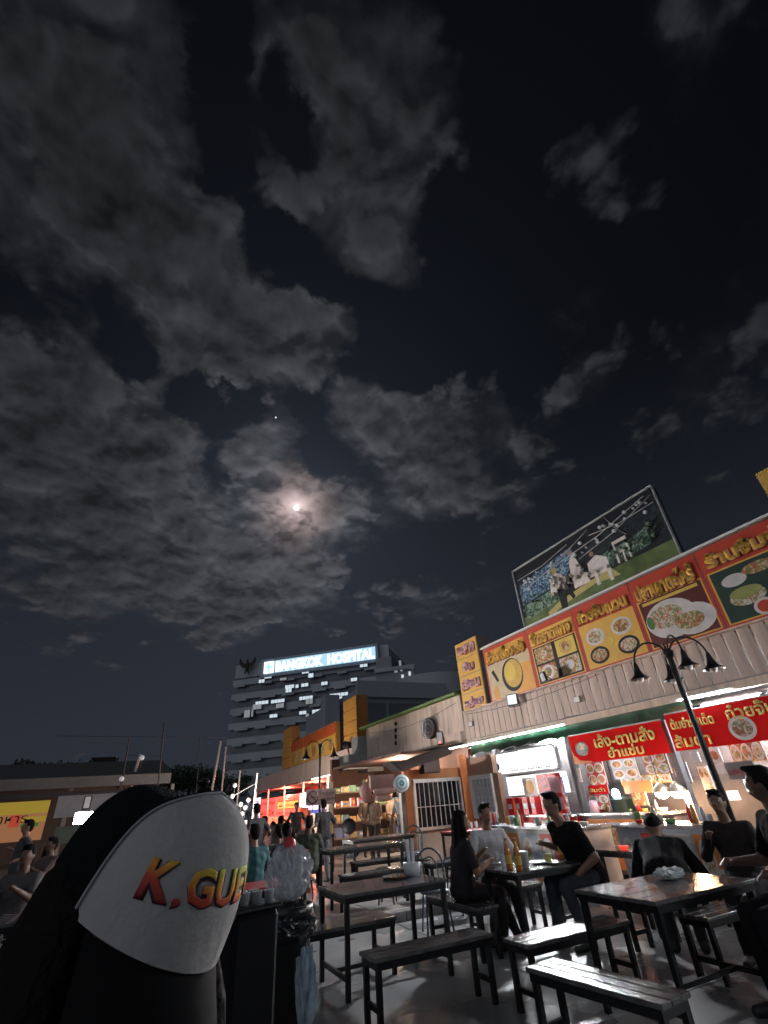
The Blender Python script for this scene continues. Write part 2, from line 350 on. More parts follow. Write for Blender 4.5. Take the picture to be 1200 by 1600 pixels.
# ================================================================== hospital tower far behind
A = Vector((25.6, 145.3, 0)); Bv = Vector((57.3, 117.5, 0)); HD = (Bv - A).normalized(); HN = Vector((HD.y, -HD.x, 0))   # HN faces the camera
if HN.dot(-A) < 0: HN = -HN
def hp(px, py):
    r = Vector(tuple(ray(px, py))); t = (A.dot(HN)) / (r.dot(HN)); q = r * t; return (q - A).dot(HD), q.z + H
HT = Matrix.Translation(A) @ Matrix(((HD.x, -HN.x, 0, 0), (HD.y, -HN.y, 0, 0), (0, 0, 1, 0), (0, 0, 0, 1)))  # local: x along, y into the building
hosp = thing('hospital_building', 'tall grey hospital block with a glowing rooftop sign, far behind the food court', 'building')
def hb(name, mat, boxes, bev=0, parent=None):
    m = MB(); m.T = HT
    for a, b in boxes: m.box(a, b)
    return m.build(name, mat, parent or hosp, bev)
mt_h = M('hospital_panel', (.42, .45, .49), .6, 0, .12, .15)
mt_h2 = M('hospital_panel_dark', (.26, .28, .31), .5)
mt_hg = M('dark_glass', (.012, .015, .02), .12)
LH = (Bv - A).length
hb('wall', mt_h, [((-2, .8, 0), (LH + 3, 26, 37.6))])
hb('parapet', mt_h, [((-2.1, .3, 34.6), (LH + 3.1, .78, 38.4))])
nf = 9; fh = 3.9
for i in range(nf):
    z = 34.6 - (i + 1) * fh
    hb('floor_slab', mt_h, [((-2.4, -.15 - .1 * (i % 2), z + 1.7), (LH + 3.2, .58, z + 3.3))])
    hb('window_band', M('hospital_band_dark', (.15, .165, .19), .3), [((-2, .70, z + 3.52), (LH + 3, .79, fh + z - .02))])
    hb('window_strip', MATS['hospital_band_dark'], [((-2, .60, z + .1), (LH + 3, .68, z + 1.48))])
    for k in range(6):
        x = -1 + k * 7.6 + random.uniform(-1, 1.5)
        hb('balcony_box', mt_h, [((x, -.72, z + 1.2), (x + random.uniform(2.6, 4.6), -.52, z + 1.9))])
mt_lit = glow('lit_window_white', (.78, .90, 1.0), .8)
mt_lit2 = glow('lit_window_dim', (.65, .72, .75), .35)
LW = [(402, 1099, 422, 1097, 0), (426, 1098, 447, 1093, 0), (434, 1101, 446, 1106, 1), (470, 1092, 491, 1089, 0), (480, 1093, 491, 1100, 1), (517, 1088, 546, 1083, 0), (528, 1090, 537, 1095, 0),
      (416, 1058, 427, 1057, 0), (407, 1066, 416, 1063, 0), (440, 1061, 450, 1063, 1), (474, 1051, 485, 1049, 0), (484, 1054, 492, 1059, 0), (448, 1074, 462, 1072, 0), (449, 1076, 458, 1082, 0), (464, 1073, 469, 1072, 0), (473, 1071, 484, 1070, 0),
      (504, 1069, 514, 1067, 0), (550, 1063, 560, 1061, 0), (564, 1041, 576, 1039, 0), (470, 1114, 481, 1113, 0), (490, 1112, 507, 1110, 0), (490, 1114, 501, 1120, 0), (480, 1116, 485, 1121, 1),
      (424, 1119, 436, 1118, 0), (398, 1102, 411, 1108, 1), (385, 1111, 393, 1121, 1), (396, 1110, 398, 1120, 1), (591, 1040, 604, 1052, 1)]
for (x0, y0, x1, y1, d) in LW:
    u0, z0 = hp(x0, y0); u1, z1 = hp(x1, y1 if y1 > y0 else y0)
    zt = z0; zb = hp((x0 + x1) / 2, (y0 + y1) / 2 + 3.2)[1] if y1 <= y0 else hp(x1, y1)[1]
    zt = hp((x0 + x1) / 2, (y0 + y1) / 2 - 1.6)[1] if y1 <= y0 else z0
    u = MB(); u.T = HT; n = max(1, round((u1 - u0) / 1.1)); w = (u1 - u0) / n
    for k in range(n): u.box((u0 + k * w + .08, -1.12, zb), (u0 + (k + 1) * w - .08, -1.0, zt))
    o = u.build('window', mt_lit2 if d else mt_lit, hosp)
    hb('frame', mt_h2, [((u0 - .1, -.99, zb - .1), (u1 + .1, -.5, zt + .1))], parent=o)
hb('sign_board', M('hospital_sign_board', (.35, .42, .5), .5), [((hp(411, 1045)[0], -1.3, 33.5), (hp(592, 1010)[0], .28, 38.6))])
u0 = hp(417, 1040)[0]; u1 = hp(588, 1012)[0]; zc = 36.0
sg = thing('rooftop_sign', 'white and teal illuminated letters running along the hospital roof', 'sign')
m = MB(); m.T = HT; m.box((u0, -1.6, 34.5), (u0 + 3.0, -1.32, 37.7)); m.build('emblem_box', glow('sign_box_white', (.85, .95, 1), 2.2), sg)
m = MB(); m.T = HT; m.box((u0 + 1.2, -1.64, 34.9), (u0 + 1.8, -1.605, 37.3)); m.box((u0 + .4, -1.64, 35.8), (u0 + 1.19, -1.605, 36.4)); m.box((u0 + 1.81, -1.64, 35.8), (u0 + 2.6, -1.605, 36.4)); m.build('cross_mark', glow('cross_teal', (.3, .8, .75), 1.2), sg)
m = MB(); m.T = HT; m.box((u0 + 3.4, -1.42, 34.4), (u1, -1.31, 37.8)); m.build('glow_panel', glow('sign_teal_panel', (.5, .80, 1), .95), sg)
ws = (u1 - u0 - 4.4)
text('BANGKOK', ws * .49, 2.8, glow('sign_letters', (.85, 1, 1), 3), HT @ Vector((u0 + 3.9 + ws * .24, -1.45, zc)), HD, (0, 0, 1), sg, ext=.15, bold=.03)
text('HOSPITAL', ws * .47, 2.8, glow('sign_letters', (.85, 1, 1), 3), HT @ Vector((u1 - .4 - ws * .23, -1.45, zc)), HD, (0, 0, 1), sg, ext=.15, bold=.03)
# winged bird emblem in dark metal on the left of the parapet
e = thing('bird_emblem', 'dark spread-winged bird emblem left of the glowing hospital sign', 'emblem')
cu_, cz_ = hp(389, 1042); m = MB(); m.T = HT @ Matrix.Translation((cu_, -1.0, cz_))
m.ell((0, 0, 0), (.55, .3, 1.3)); m.ell((0, -.05, 1.4), (.35, .3, .4)); m.tube((0, 0, 1.7), (.0, 0, 2.3), .15, .02)
m.tube((-.2, 0, -1), (-.6, 0, -2.2), .3, .15); m.tube((.2, 0, -1), (.6, 0, -2.2), .3, .15)
m.build('body', M('emblem_bronze', (.02, .015, .015), .5, .3), e)
for s in (-1, 1):
    m = MB(); m.T = HT @ Matrix.Translation((cu_, -1.0, cz_))
    m.slab([(s * .3, -.1, .7), (s * 1.5, -.1, 1.1), (s * 2.6, -.1, 2.6), (s * 2.7, -.1, 1.2), (s * 2.1, -.1, .2), (s * 1.2, -.1, -.4), (s * .4, -.1, -.5)], (0, 1, 0), .2)
    m.build('wing', MATS['emblem_bronze'], e)
# side wing of the hospital with round terrace, and lower block to its right
w2 = thing('hospital_wing', 'darker stepped wing with a few lit panes at the right end of the hospital', 'building')
u0w, _ = hp(590, 1060)
hb('wall', mt_h2, [((u0w + .2, -2, 0), (hp(651, 1060)[0], -1.4, hp(642, 1041)[1])), ((u0w + .2, -1.4, 0), (u0w + 4.5, 10, 34.6))], parent=w2)
hb('terrace_slab', mt_h, [((u0w, -2.8, 30.4), (hp(653, 1060)[0], -2.01, 31.4))], parent=w2); hb('terrace_slab', mt_h, [((u0w, -2.8, 26), (hp(653, 1060)[0], -2.01, 27.2))], parent=w2)
for (a, b, c, d) in ((626, 1035, 630, 1043), (619, 1046, 624, 1053), (630, 1057, 634, 1064), (641, 1052, 645, 1062), (644, 1041, 649, 1047), (628, 1046, 632, 1051)):
    x0_, z0_ = hp(a, b); x1_, z1_ = hp(c, d); hb('window', mt_lit2 if d % 2 else mt_lit, [((x0_, -2.2, z1_), (x1_, -2.02, z0_))], parent=w2)
w3 = thing('office_block', 'grey flat-roofed block with one long dark window band, right of the hospital', 'building')
def yb(name, mat, y, pxs, th, parent):
    m = MB(); p0 = ay(pxs[0], pxs[1], y); p1 = ay(pxs[2], pxs[3], y); m.box((p0.x, y, p1.z), (p1.x, y + th, p0.z)); return m.build(name, mat, parent)
m = MB(); P0 = ay(556, 1085, 70); P1 = ay(738, 1065, 70)
m.box((P0.x, 70, 0), (P1.x, 95, 16.2)); m.build('wall', M('block_render', (.34, .36, .40), .7), w3)
m = MB(); m.box((P0.x, 69.4, 15.2), (P1.x - 6, 69.98, 17.6)); m.build('parapet', M('block_parapet', (.38, .40, .44), .7), w3)
m = MB(); m.box((P0.x + 1, 69.9, 11.6), (P1.x - 7, 69.98, 14.4)); m.build('window_band', MATS['hospital_band_dark'], w3)
for k in range(5):
    m = MB(); m.box((P0.x + 5 + k * 6.2, 69.78, 11.6), (P0.x + 5.5 + k * 6.2, 69.89, 14.4)); m.build('mullion', mt_h2, w3)
m = MB(); m.tube((P1.x - 3, 78, 16.2), (P1.x - 3, 78, 20), 7.5, n=28); m.build('roof_drum', M('drum_grey', (.42, .45, .46), .7), w3)
m = MB(); q0 = ay(509, 1085, 75); m.box((q0.x - .2, 75, 0), (q0.x + 2.4, 77, q0.z)); tag(m.build('stair_shaft', M('shaft_grey', (.36, .38, .42), .7), None, .1), 'slim grey shaft rising between the two orange sign towers', 'chimney')

# ================================================================== food court building on the right
XB = 8.3
fc = thing('food_court_building', 'long food court shophouse with tan corrugated fascia and awning on the right', 'building')
YE = 11.75
for i in range(62):                       # one pressed sheet per rib
    y = YE - .22 * i; m = MB(); z0, z1 = 2.74, 3.44
    m.add([(XB, y, z0), (XB, y - .20, z0), (XB, y - .20, z1), (XB, y, z1), (XB - .013, y - .03, z0 + .04), (XB - .013, y - .12, z0 + .04), (XB - .013, y - .12, z1 - .03), (XB - .013, y - .03, z1 - .03)],
          [(0, 1, 5, 4), (1, 2, 6, 5), (2, 3, 7, 6), (3, 0, 4, 7), (4, 5, 6, 7), (3, 2, 1, 0)])
    m.build('fascia_sheet', mt_tan, fc)
m = MB(); m.box((XB - .02, -2.5, 2.6), (XB + .1, YE, 2.72)); m.box((XB - .06, -2.5, 3.445), (XB + .1, YE, 3.47)); m.build('fascia_edge', mt_tan2, fc)
m = MB(); m.box((XB + .12, -2.5, 3.3), (XB + 5, YE, 3.42)); m.build('roof', mt_grey, fc)
m = MB(); m.box((XB + 4.2, -2.5, 0), (XB + 4.4, 11.7, 3.28)); m.build('back_wall', M('shop_back_wall', (.2, .18, .17), .8), fc)
m = MB(); m.box((XB + .2, YE - .02, .1), (XB + 4.1, YE + .1, 3.28)); m.build('side_wall', mt_grey, fc)
m = MB()                                  # green tarpaulin hanging under the awning, sagging between ties
n = 60; ys = [YE - .1 - i * (YE - 5.3) / n for i in range(n + 1)]
vs = []; 
for i, y in enumerate(ys):
    s = .05 * abs(math.sin(i * .52)); vs += [(XB + .03, y, 2.62), (XB + .06 + .02 * math.sin(i), y, 2.36 + s), (XB + .5, y, 2.66)]
m.add(vs, [(3 * i, 3 * i + 1, 3 * i + 4, 3 * i + 3) for i in range(n)] + [(3 * i + 2, 3 * i + 1, 3 * i + 4, 3 * i + 5) for i in range(n)], True)
tag(m.build('tarpaulin', mt_green), 'green tarpaulin strip hanging under the awning edge', 'tarpaulin')
tube_w = glow('fluorescent_white', (.92, .98, 1), 130)
for (a, b, c, d) in ((700, 1172, 790, 1153), (796, 1152, 880, 1134), (1070, 1120, 1150, 1100), (2000, 0, 0, 0), (2001, 0, 0, 0)):
    p0 = ax(a, b, XB - .05) if a < 1999 else Vector((0, {2000: 3.4, 2001: .8}[a], 0)); p1 = ax(c, d, XB - .05) if a < 1999 else Vector((0, {2000: 1.2, 2001: -1.4}[a], 0)); zz_ = 2.66
    t = thing('led_tube', {700: 'leftmost white led tube along the awning edge above the barred windows', 796: 'middle white led tube along the awning edge above the lit menu', 1070: 'rightmost white led tube on top of the second red banner', 2000: 'led tube continuing beyond the right edge of the photo', 2001: 'last led tube beyond the right edge of the photo'}[a], 'light', group='led tubes under the awning')
    m = MB(); m.tube((XB - .06, p0.y, zz_ - .05), (XB - .06, p1.y, zz_ - .05), .0065); m.build('tube', tube_w, t)
    m = MB(); m.box((XB - .08, p1.y - .05, zz_ - .033), (XB - .025, p0.y + .05, zz_ - .015)); m.build('batten', mt_white, t)
# beige wing to the left of the end tower, green roof edge
wg = thing('beige_wing', 'beige rendered wing with a green roof edge between the two food court halls', 'building')
m = MB(); m.box((XB + .05, YE + .12, 2.75), (XB + 3, 18.6, 3.95)); m.build('wall', mt_tan2, wg)
m = MB(); m.box((XB - .12, YE + .12, 3.955), (XB + 3.1, 18.9, 4.03)); m.build('roof_edge', M('green_roof_edge', (.14, .24, .07), .6, 0, .25, 3), wg)
m = MB(); m.add([(XB - .1, YE + .12, 4.033), (XB - .1, 18.8, 4.033), (XB + 2.9, 18.8, 4.6), (XB + 2.9, YE + .12, 4.6)], [(0, 1, 2, 3)]); m.build('roof', mt_green, wg)
m = MB(); m.box((XB + .04, YE + .12, 2.72), (XB - .1, 17.6, 2.98)); m.build('soffit_edge', mt_tan, wg)
for k in range(4):
    p = ax(618, 1131 + k * 10, XB + .03); m = MB(); m.ell((XB + .04, p.y, p.z), (.05, .07, .07)); m.build('vent', mt_black, wg)
m = MB(); m.box((XB - .35, 17.7, 2.4), (XB + 2.2, 18.6, 2.70)); m.build('beam', mt_grey, wg)
m = MB(); m.box((XB - .36, 17.69, 2.5), (XB - 1.1, 19.3, 2.98)); m.build('canopy_box', M('canopy_metal', (.36, .38, .37), .45), wg)
m = MB(); m.box((XB - .3, 18.65, 2.99), (XB + .3, 19.3, 3.7)); m.build('roof_cabinet', mt_grey, wg)
# orange shop beneath it
os_ = thing('orange_kiosk', 'orange-walled kiosk with white barred windows beside the lit menu stall', 'building')
m = MB(); m.box((6.35, 11.9, .12), (8.25, 12.05, .75)); m.box((6.35, 11.9, .751), (6.46, 12.05, 2.1)); m.box((6.47, 11.9, 1.78), (8.25, 12.05, 2.1)); m.box((7.95, 11.9, .751), (8.25, 12.05, 1.779)); m.build('wall', M('orange_wall', (.50, .22, .09), .7, 0, .12, 3), os_)
m = MB(); m.box((6.30, 11.84, .12), (6.52, 11.895, 2.15)); m.build('pilaster', M('orange_trim', (.52, .17, .06), .6), os_)
m = MB(); m.box((8.0, 11.80, .12), (8.22, 11.895, 2.4)); m.build('pilaster', MATS['orange_trim'], os_)
m = MB(); m.box((6.5, 12.1, .12), (8.2, 12.3, 1.78)); m.build('inner_wall', mt_grey, os_)
m = MB(); m.box((6.53, 11.86, .13), (7.99, 11.897, .74)); m.build('dado', M('greige_dado', (.55, .47, .42), .7), os_)
wf = MB()
for a, b in (((6.54, 11.80, .80), (6.60, 11.88, 1.88)), ((7.90, 11.80, .80), (7.96, 11.88, 1.88)), ((6.601, 11.80, 1.80), (7.899, 11.88, 1.88)), ((6.601, 11.80, .80), (7.899, 11.88, .86))): wf.box(a, b)
wf = wf.build('window', mt_steelw, os_)
for k in range(9): m = MB(); m.tube((6.70 + k * .14, 11.82, .86), (6.70 + k * .14, 11.82, 1.80), .011); m.build('bar', mt_white, wf)
m = MB(); m.tube((6.6, 11.805, 1.28), (7.9, 11.805, 1.28), .009); m.build('bar', mt_white, wf)
m = MB(); m.box((6.61, 11.9, .861), (7.89, 11.91, 1.799)); m.build('pane', mt_hg, wf)
# white framed second window on the flank of the kiosk
y0, y1 = 11.7, 10.75; z0, z1 = .95, 1.88
wf = MB()
for a, b in (((8.15, y0, z0), (8.22, y0 - .12, z1)), ((8.15, y1 + .06, z0), (8.22, y1, z1)), ((8.15, y0 - .121, z1 - .1), (8.22, y1 + .061, z1)), ((8.15, y0 - .121, z0), (8.22, y1 + .061, z0 + .06))): wf.box(a, b)
wf = wf.build('window', mt_white, os_)
for k in range(4): m = MB(); m.box((8.17, y0 - .28 - k * .15, z0 + .06), (8.19, y0 - .295 - k * .15, z1 - .1)); m.build('bar', mt_white, wf)
for k in range(3): m = MB(); m.box((8.145, y0 - .13, z0 + .24 + k * .19), (8.165, y1 + .06, z0 + .255 + k * .19)); m.build('bar', mt_white, wf)
m = MB(); m.box((8.2, y0 - .1, z0), (8.215, y1, z1)); m.build('pane', M('frosted_pane', (.5, .53, .56), .3), wf)
m = MB(); m.box((8.22, 11.8, .12), (8.35, 10.7, .94)); m.box((8.22, 11.8, 1.89), (8.35, 10.7, 2.3)); m.box((8.22, 10.74, .941), (8.35, 10.55, 1.889)); m.build('wall', M('kiosk_side', (.36, .22, .16), .7), os_)
cn = thing('folded_awning', 'dark grey fabric awning jutting over the barred window', 'awning')
m = MB(); a_ = [ay(610, 1190, 11.3), ay(640, 1187, 11.3), ay(700, 1165, 11.3), ay(706, 1178, 11.3), ay(690, 1184, 11.3), ay(630, 1205, 11.3)]
m.slab(a_, (0, 1, 0), .5); m.build('canopy', M('awning_fabric', (.05, .04, .04), .8), cn, .01)
m = MB(); q = ay(676, 1192, 11.5); m.box((q.x - .25, 11.55, q.z - .22), (q.x + .25, 11.8, q.z + .16)); m.build('roller_box', M('roller_brown', (.07, .045, .04), .7), cn, .02)
# truss hanging under the awning roof
tr = thing('roof_truss', 'white steel lattice truss between the red banners and the awning roof', 'truss')
for (xa, ya, xb, yb) in ((690, 1195, 770, 1178), (985, 1118, 1200, 1072)):
    p0 = ax(xa, ya, XB + .35); p1 = ax(xb, yb, XB + .35); zt, zb = 2.58, 2.32
    m = MB(); m.tube((XB + .35, p0.y, zt), (XB + .35, p1.y - 1, zt), .018); m.tube((XB + .35, p0.y, zb), (XB + .35, p1.y - 1, zb), .018); m.build('chord', mt_steelw, tr)
    L = p0.y - p1.y + 1; k = int(L / .3)
    for i in range(k):
        m = MB(); m.tube((XB + .35, p0.y - i * L / k, zb if i % 2 else zt), (XB + .35, p0.y - (i + 1) * L / k, zt if i % 2 else zb), .012, n=6); m.build('brace', mt_steelw, tr)
for (yy, lab) in ((11.0, 'grey post between the barred window and the lit menu'), (8.3, 'grey post left of the first red banner'), (5.95, 'grey post between the two red banners')):
    m = MB(); m.box((XB + .15, yy - .06, .1), (XB + .27, yy + .06, 2.6)); tag(m.build('steel_post', M('grey_post', (.13, .13, .14), .5)), lab, 'post', 'posts along the stall fronts')
# ================================================================== signs: helpers for prints on the plane x = const (u runs left to right in the photo: towards smaller y)
class Print:
    """flat printed artwork: stacked thin shapes on a board lying in the plane x"""
    def __init__(s, x, y0, y1, z0, z1): s.x, s.y0, s.y1, s.z0, s.z1 = x, y0, y1, z0, z1; s.b = MB(); s.mats = []; s.k = 0
    def P(s, u, v, d=0): return (s.x - d, s.y0 + (s.y1 - s.y0) * u, s.z0 + (s.z1 - s.z0) * v)
    def poly(s, mat, pts, lift=None):
        if mat not in s.mats: s.mats.append(mat)
        s.b.mi = s.mats.index(mat); s.k += 1; d = (.0012 * s.k) if lift is None else lift
        s.b.slab([s.P(u, v, 0) for u, v in pts], (-1, 0, 0), d)
    def rect(s, mat, u0, v0, u1, v1): s.poly(mat, [(u0, v0), (u1, v0), (u1, v1), (u0, v1)])
    def disc(s, mat, u, v, r, ry=None, n=22):
        W_ = abs(s.y1 - s.y0); Hh = abs(s.z1 - s.z0); ry = ry or r
        s.poly(mat, [(u + r / W_ * math.cos(2 * PI * i / n), v + ry / Hh * math.sin(2 * PI * i / n)) for i in range(n)])
    def done(s, name, parent=None): return s.b.build(name, s.mats, parent)
UP = (0, 0, 1); RT = (0, -1, 0)
# ---- row of menu panels on the roof
mb = thing('menu_banner', 'long red and orange food banner with dish pictures above the corrugated fascia', 'banner')
m = MB(); m.box((XB + .09, 10.52, 3.475), (XB + .3, -1.6, 4.89)); m.build('backing', M('banner_back', (.1, .1, .1), .7), mb)
m = MB(); m.box((XB + .02, 10.54, 4.89), (XB + .32, -1.6, 4.93)); m.build('edge_trim', mt_white, mb)
PAN = [(10.5, 8.69, 'ก๋วยเตี๋ยวเรือ', 0), (8.67, 7.15, 'ข้าวราดแกง', 1), (7.13, 5.62, 'ก๋วยจั๊บญวน', 2), (5.60, 4.20, 'ปลาเผาตะไคร้', 3), (4.18, 2.55, 'ร้านจิ้มจุ่ม', 4), (2.53, .9, 'ส้มตำไก่ย่าง', 1)]
mt_hdr = M('header_amber', (.70, .34, .06), .5); mt_let = M('lettering_gold', (.85, .46, .06), .5); mt_letsh = M('letter_shadow', (.36, .05, .02), .5); mt_halo = M('letter_halo', (.80, .45, .36), .5)
for (a, b, s_, kind) in PAN:
    pr = Print(XB + .085, a, b, 3.49, 4.87); pr.rect(mt_redb, 0, 0, 1, 1)
    if kind == 0:
        pr.rect(mt_hdr, .04, .72, .92, .93); pr.rect(M('print_cream', (.60, .48, .30), .5), .03, .02, .97, .70); pr.rect(mt_orange, .6, .02, .97, .5)
        pr.disc(mt_black, .56, .36, .40); pr.disc(M('noodle_yellow', (.62, .38, .08), .5), .58, .38, .34); pr.disc(mt_yel, .52, .42, .22); pr.disc(mt_orange, .16, .12, .11, .2)
        pr.poly(mt_black, [(.12, .52), (.17, .56), (.26, .34), (.22, .32)])
    elif kind == 1:
        pr.rect(mt_amber, .03, .68, .97, .90); pr.rect(mt_amber, .03, .03, .97, .66); pr.rect(mt_black, .05, .045, .95, .64)
        for i, (u, v) in enumerate(((.27, .2), (.73, .2), (.27, .49), (.73, .49))):
            pr.rect([mt_food2, mt_food3, mt_food1, mt_yel][i], u - .19, v - .13, u + .19, v + .13); pr.disc([mt_plate, mt_food1, mt_food2, M('omelette', (.6, .4, .1), .5)][i], u, v, .2, .16); pr.disc([mt_food1, mt_plate, mt_food3, mt_food2][i], u, v, .12, .1)
    elif kind == 2:
        pr.rect(mt_amber, .03, .03, .97, .68)
        for (u, v, f) in ((.27, .46, mt_food3), (.72, .48, mt_food2), (.26, .19, mt_food1), (.74, .2, mt_food3)):
            pr.disc(mt_plate if v > .4 else mt_black, u, v, .24, .17); pr.disc(f, u, v, .19, .12)
        pr.disc(mt_yel, .5, .33, .08)
    elif kind == 3:
        pr.rect(mt_amber, .03, .03, .97, .68); pr.rect(M('maroon_print', (.12, .02, .02), .5), .05, .045, .95, .66); pr.rect(mt_yel, .1, .6, .9, .64)
        pr.disc(mt_plate, .42, .34, .50, .34); pr.disc(mt_plate, .68, .25, .42, .26); pr.disc(mt_food3, .36, .38, .34, .2); pr.disc(mt_food1, .64, .24, .27, .14); pr.disc(M('herb_green', (.07, .2, .06), .5), .13, .36, .07, .12)
    else:
        pr.rect(mt_amber, .03, .03, .97, .68); pr.rect(M('print_bottle_green', (.02, .05, .04), .5), .05, .045, .95, .66)
        pr.disc(mt_food3, .3, .28, .28, .13); pr.disc(mt_plate, .25, .5, .2, .1); pr.disc(mt_food1, .5, .55, .25, .09); pr.disc(mt_plate, .4, .12, .16, .13); pr.disc(mt_redb, .4, .12, .11, .09); pr.disc(mt_plate, .75, .35, .17, .12); pr.disc(mt_black, .75, .35, .12, .08); pr.disc(mt_food2, .8, .12, .18, .13)
        pr.disc(M('melon_green', (.35, .36, .12), .5), .3, .33, .25, .09)
    o = pr.done('menu_panel', mb); w = abs(a - b) * .86; c = Vector((XB + .085 - .03, (a + b) / 2, 4.59)); c2 = c + Vector((.012, -.01, -.012))
    text(s_, w * 1.02, .36, mt_letsh, c2, RT, UP, o, ext=.004, bold=.085); text(s_, w * 1.0, .34, mt_halo, c + Vector((.006, 0, 0)), RT, UP, o, ext=.006, bold=.075); text(s_, w, .33, mt_let, c, RT, UP, o, ext=.008, bold=.045)
# ---- end tower
def tower(lab, x, y0, y1, z0, z1, words, mat, lm):
    t = thing('sign_tower', lab, 'sign', group='orange sign towers')
    m = MB(); m.box((x + .01, y0, z0), (x + .45, y1, z1)); m.build('box', M('tower_side', (.30, .25, .24), .6), t)
    n = len(words); h = (z1 - z0) / n
    for i, w in enumerate(words):
        m = MB(); zt = z1 - i * h; m.box((x - .02, y0 - .02, zt - h + .012), (x + .009, y1 + .02, zt - .012)); o = m.build('sign_panel', mat, t)
        if w:
            ww = abs(y1 - y0) * (.78 if len(w) > 4 else .5); c = Vector((x - .03, (y0 + y1) / 2, zt - h / 2))
            text(w, ww * 1.03, h * .62, mt_letsh, c + Vector((.004, -.02, -.02)), RT, UP, o, ext=.004, bold=.07); text(w, ww, h * .58, lm, c, RT, UP, o, ext=.01, bold=.05)
    return t
tower('tall orange sign tower with pink lettering at the left end of the long food banner', XB + .02, 11.7, 10.6, 3.42, 5.33, ['อะลาง', 'ยิ้ม', 'เรือน', 'อร่อย'], mt_amber, mt_pink)
tower('orange sign tower cut by the right edge of the photo', XB + .02, 2.75, 1.7, 4.95, 5.6, ['ยิ้ม'], mt_amber, mt_pink)
# ---- picture hoarding above
bx = 8.85; by0, by1, bz0, bz1 = 9.12, 4.62, 5.03, 6.72
bb = thing('billboard', 'dark framed billboard with a night garden party photo above the food banner', 'billboard')
pr = Print(bx, by0, by1, bz0, bz1)
nb = M('print_night', (.012, .014, .022), .5); pr.rect(nb, 0, 0, 1, 1); pr.poly(voro('print_night_trees', [(.012, .016, .02), (.02, .03, .035), (.01, .012, .018), (.03, .045, .05)], 14), [(0, .3), (1, .4), (1, .75), (.8, .9), (.5, .8), (0, .9)])
pr.poly(M('print_lawn', (.12, .17, .06), .5, 0, .4, 3), [(0, 0), (1, 0), (1, .27), (.7, .28), (.4, .22), (0, .2)])
hedge = voro('print_hedge', [(.05, .12, .07), (.16, .26, .18), (.32, .42, .34), (.02, .05, .04)], 22)
pr.poly(hedge, [(.03, .15), (.22, .2), (.3, .22), (.3, .42), (.2, .4), (.03, .38)]); pr.poly(hedge, [(.56, .3), (.9, .34), (.9, .56), (.8, .52), (.6, .52)])
pr.poly(voro('print_blue_lights', [(.03, .07, .15), (.1, .22, .36), (.4, .55, .65), (.02, .04, .08)], 26), [(.02, .4), (.38, .46), (.47, .7), (.47, .86), (.3, .82), (.02, .72)])
pr.poly(M('print_path', (.55, .46, .18), .5), [(.2, .04), (.32, .12), (.55, .2), (.7, .16), (.66, .3), (.5, .26), (.3, .2), (.2, .12)])
wt = M('print_white_dress', (.8, .72, .68), .5, 0, .15, 12)
pr.poly(wt, [(.25, .36), (.3, .3), (.37, .4), (.36, .55), (.32, .62), (.27, .54)]); pr.disc(M('print_hair_blond', (.5, .36, .12), .5), .31, .66, .09)
pr.poly(nb, [(.3, .08), (.34, .06), (.36, .3), (.39, .14), (.41, .16), (.38, .38), (.3, .38)])
pr.poly(wt, [(.42, .26), (.53, .26), (.5, .44), (.48, .64), (.46, .74), (.43, .66), (.42, .5)]); pr.disc(M('print_skin', (.4, .25, .17), .5), .45, .78, .07)
pr.poly(wt, [(.53, .3), (.66, .28), (.66, .46), (.6, .56), (.54, .5)]); pr.disc(MATS['print_skin'], .58, .6, .06); pr.rect(wt, .56, .16, .58, .3); pr.rect(wt, .64, .14, .66, .3)
for a in ((.71, .3, .72, .58), (.78, .3, .79, .5), (.71, .42, .79, .45), (.71, .56, .79, .6), (.75, .28, .757, .44)): pr.rect(wt, *a)
for (u0, v0, u1, v1) in ((.02, .82, .45, .92), (.05, .6, .6, .95), (.35, .72, .95, .94), (.5, .62, .98, .9), (.6, .86, .98, .8), (.72, .97, .8, .6)):
    pr.poly(mt_plate, [(u0, v0), ((u0 + u1) / 2, (v0 + v1) / 2 - .045), (u1, v1), (u1, v1 + .004), ((u0 + u1) / 2, (v0 + v1) / 2 - .04), (u0, v0 + .004)])
for i in range(34):
    u = random.uniform(.04, .97); v = .68 + .22 * random.random() - (.1 if u < .4 else 0); pr.disc(glow('bulb_print', (.4, .42, .45), .0) if False else M('print_bulb', (.75, .75, .75), .5), u, v, random.uniform(.02, .04))

for i in range(70):
    u = random.uniform(.03, .97); v = random.uniform(.24, .46) + .12 * u; pr.disc([M('print_leaf_a', (.14, .2, .12), .5), M('print_leaf_b', (.05, .09, .05), .5), M('print_leaf_c', (.22, .26, .2), .5)][i % 3], u, v, random.uniform(.015, .045), random.uniform(.01, .03), 7) if not .24 < u < .68 else None
for i in range(26): pr.disc([wt, M('print_cream_cloth', (.6, .5, .42), .5)][i % 2], random.uniform(.28, .66), random.uniform(.3, .55), random.uniform(.02, .05), random.uniform(.02, .05), 8)
pr.done('printed_picture', bb)
m = MB()
for a, b in (((bx - .05, by0 + .02, bz0 - .03), (bx + .02, by0, bz1 + .03)), ((bx - .05, by1, bz0 - .03), (bx + .02, by1 - .02, bz1 + .03)), ((bx - .05, by0, bz1), (bx + .02, by1, bz1 + .03)), ((bx - .05, by0, bz0 - .03), (bx + .02, by1, bz0))): m.box(a, b)
m.build('frame', M('billboard_frame', (.5, .5, .5), .5), bb)
m = MB(); m.box((bx + .021, by0, bz0), (bx + .14, by1, bz1)); m.build('box', M('hoarding_side', (.035, .04, .05), .6), bb)
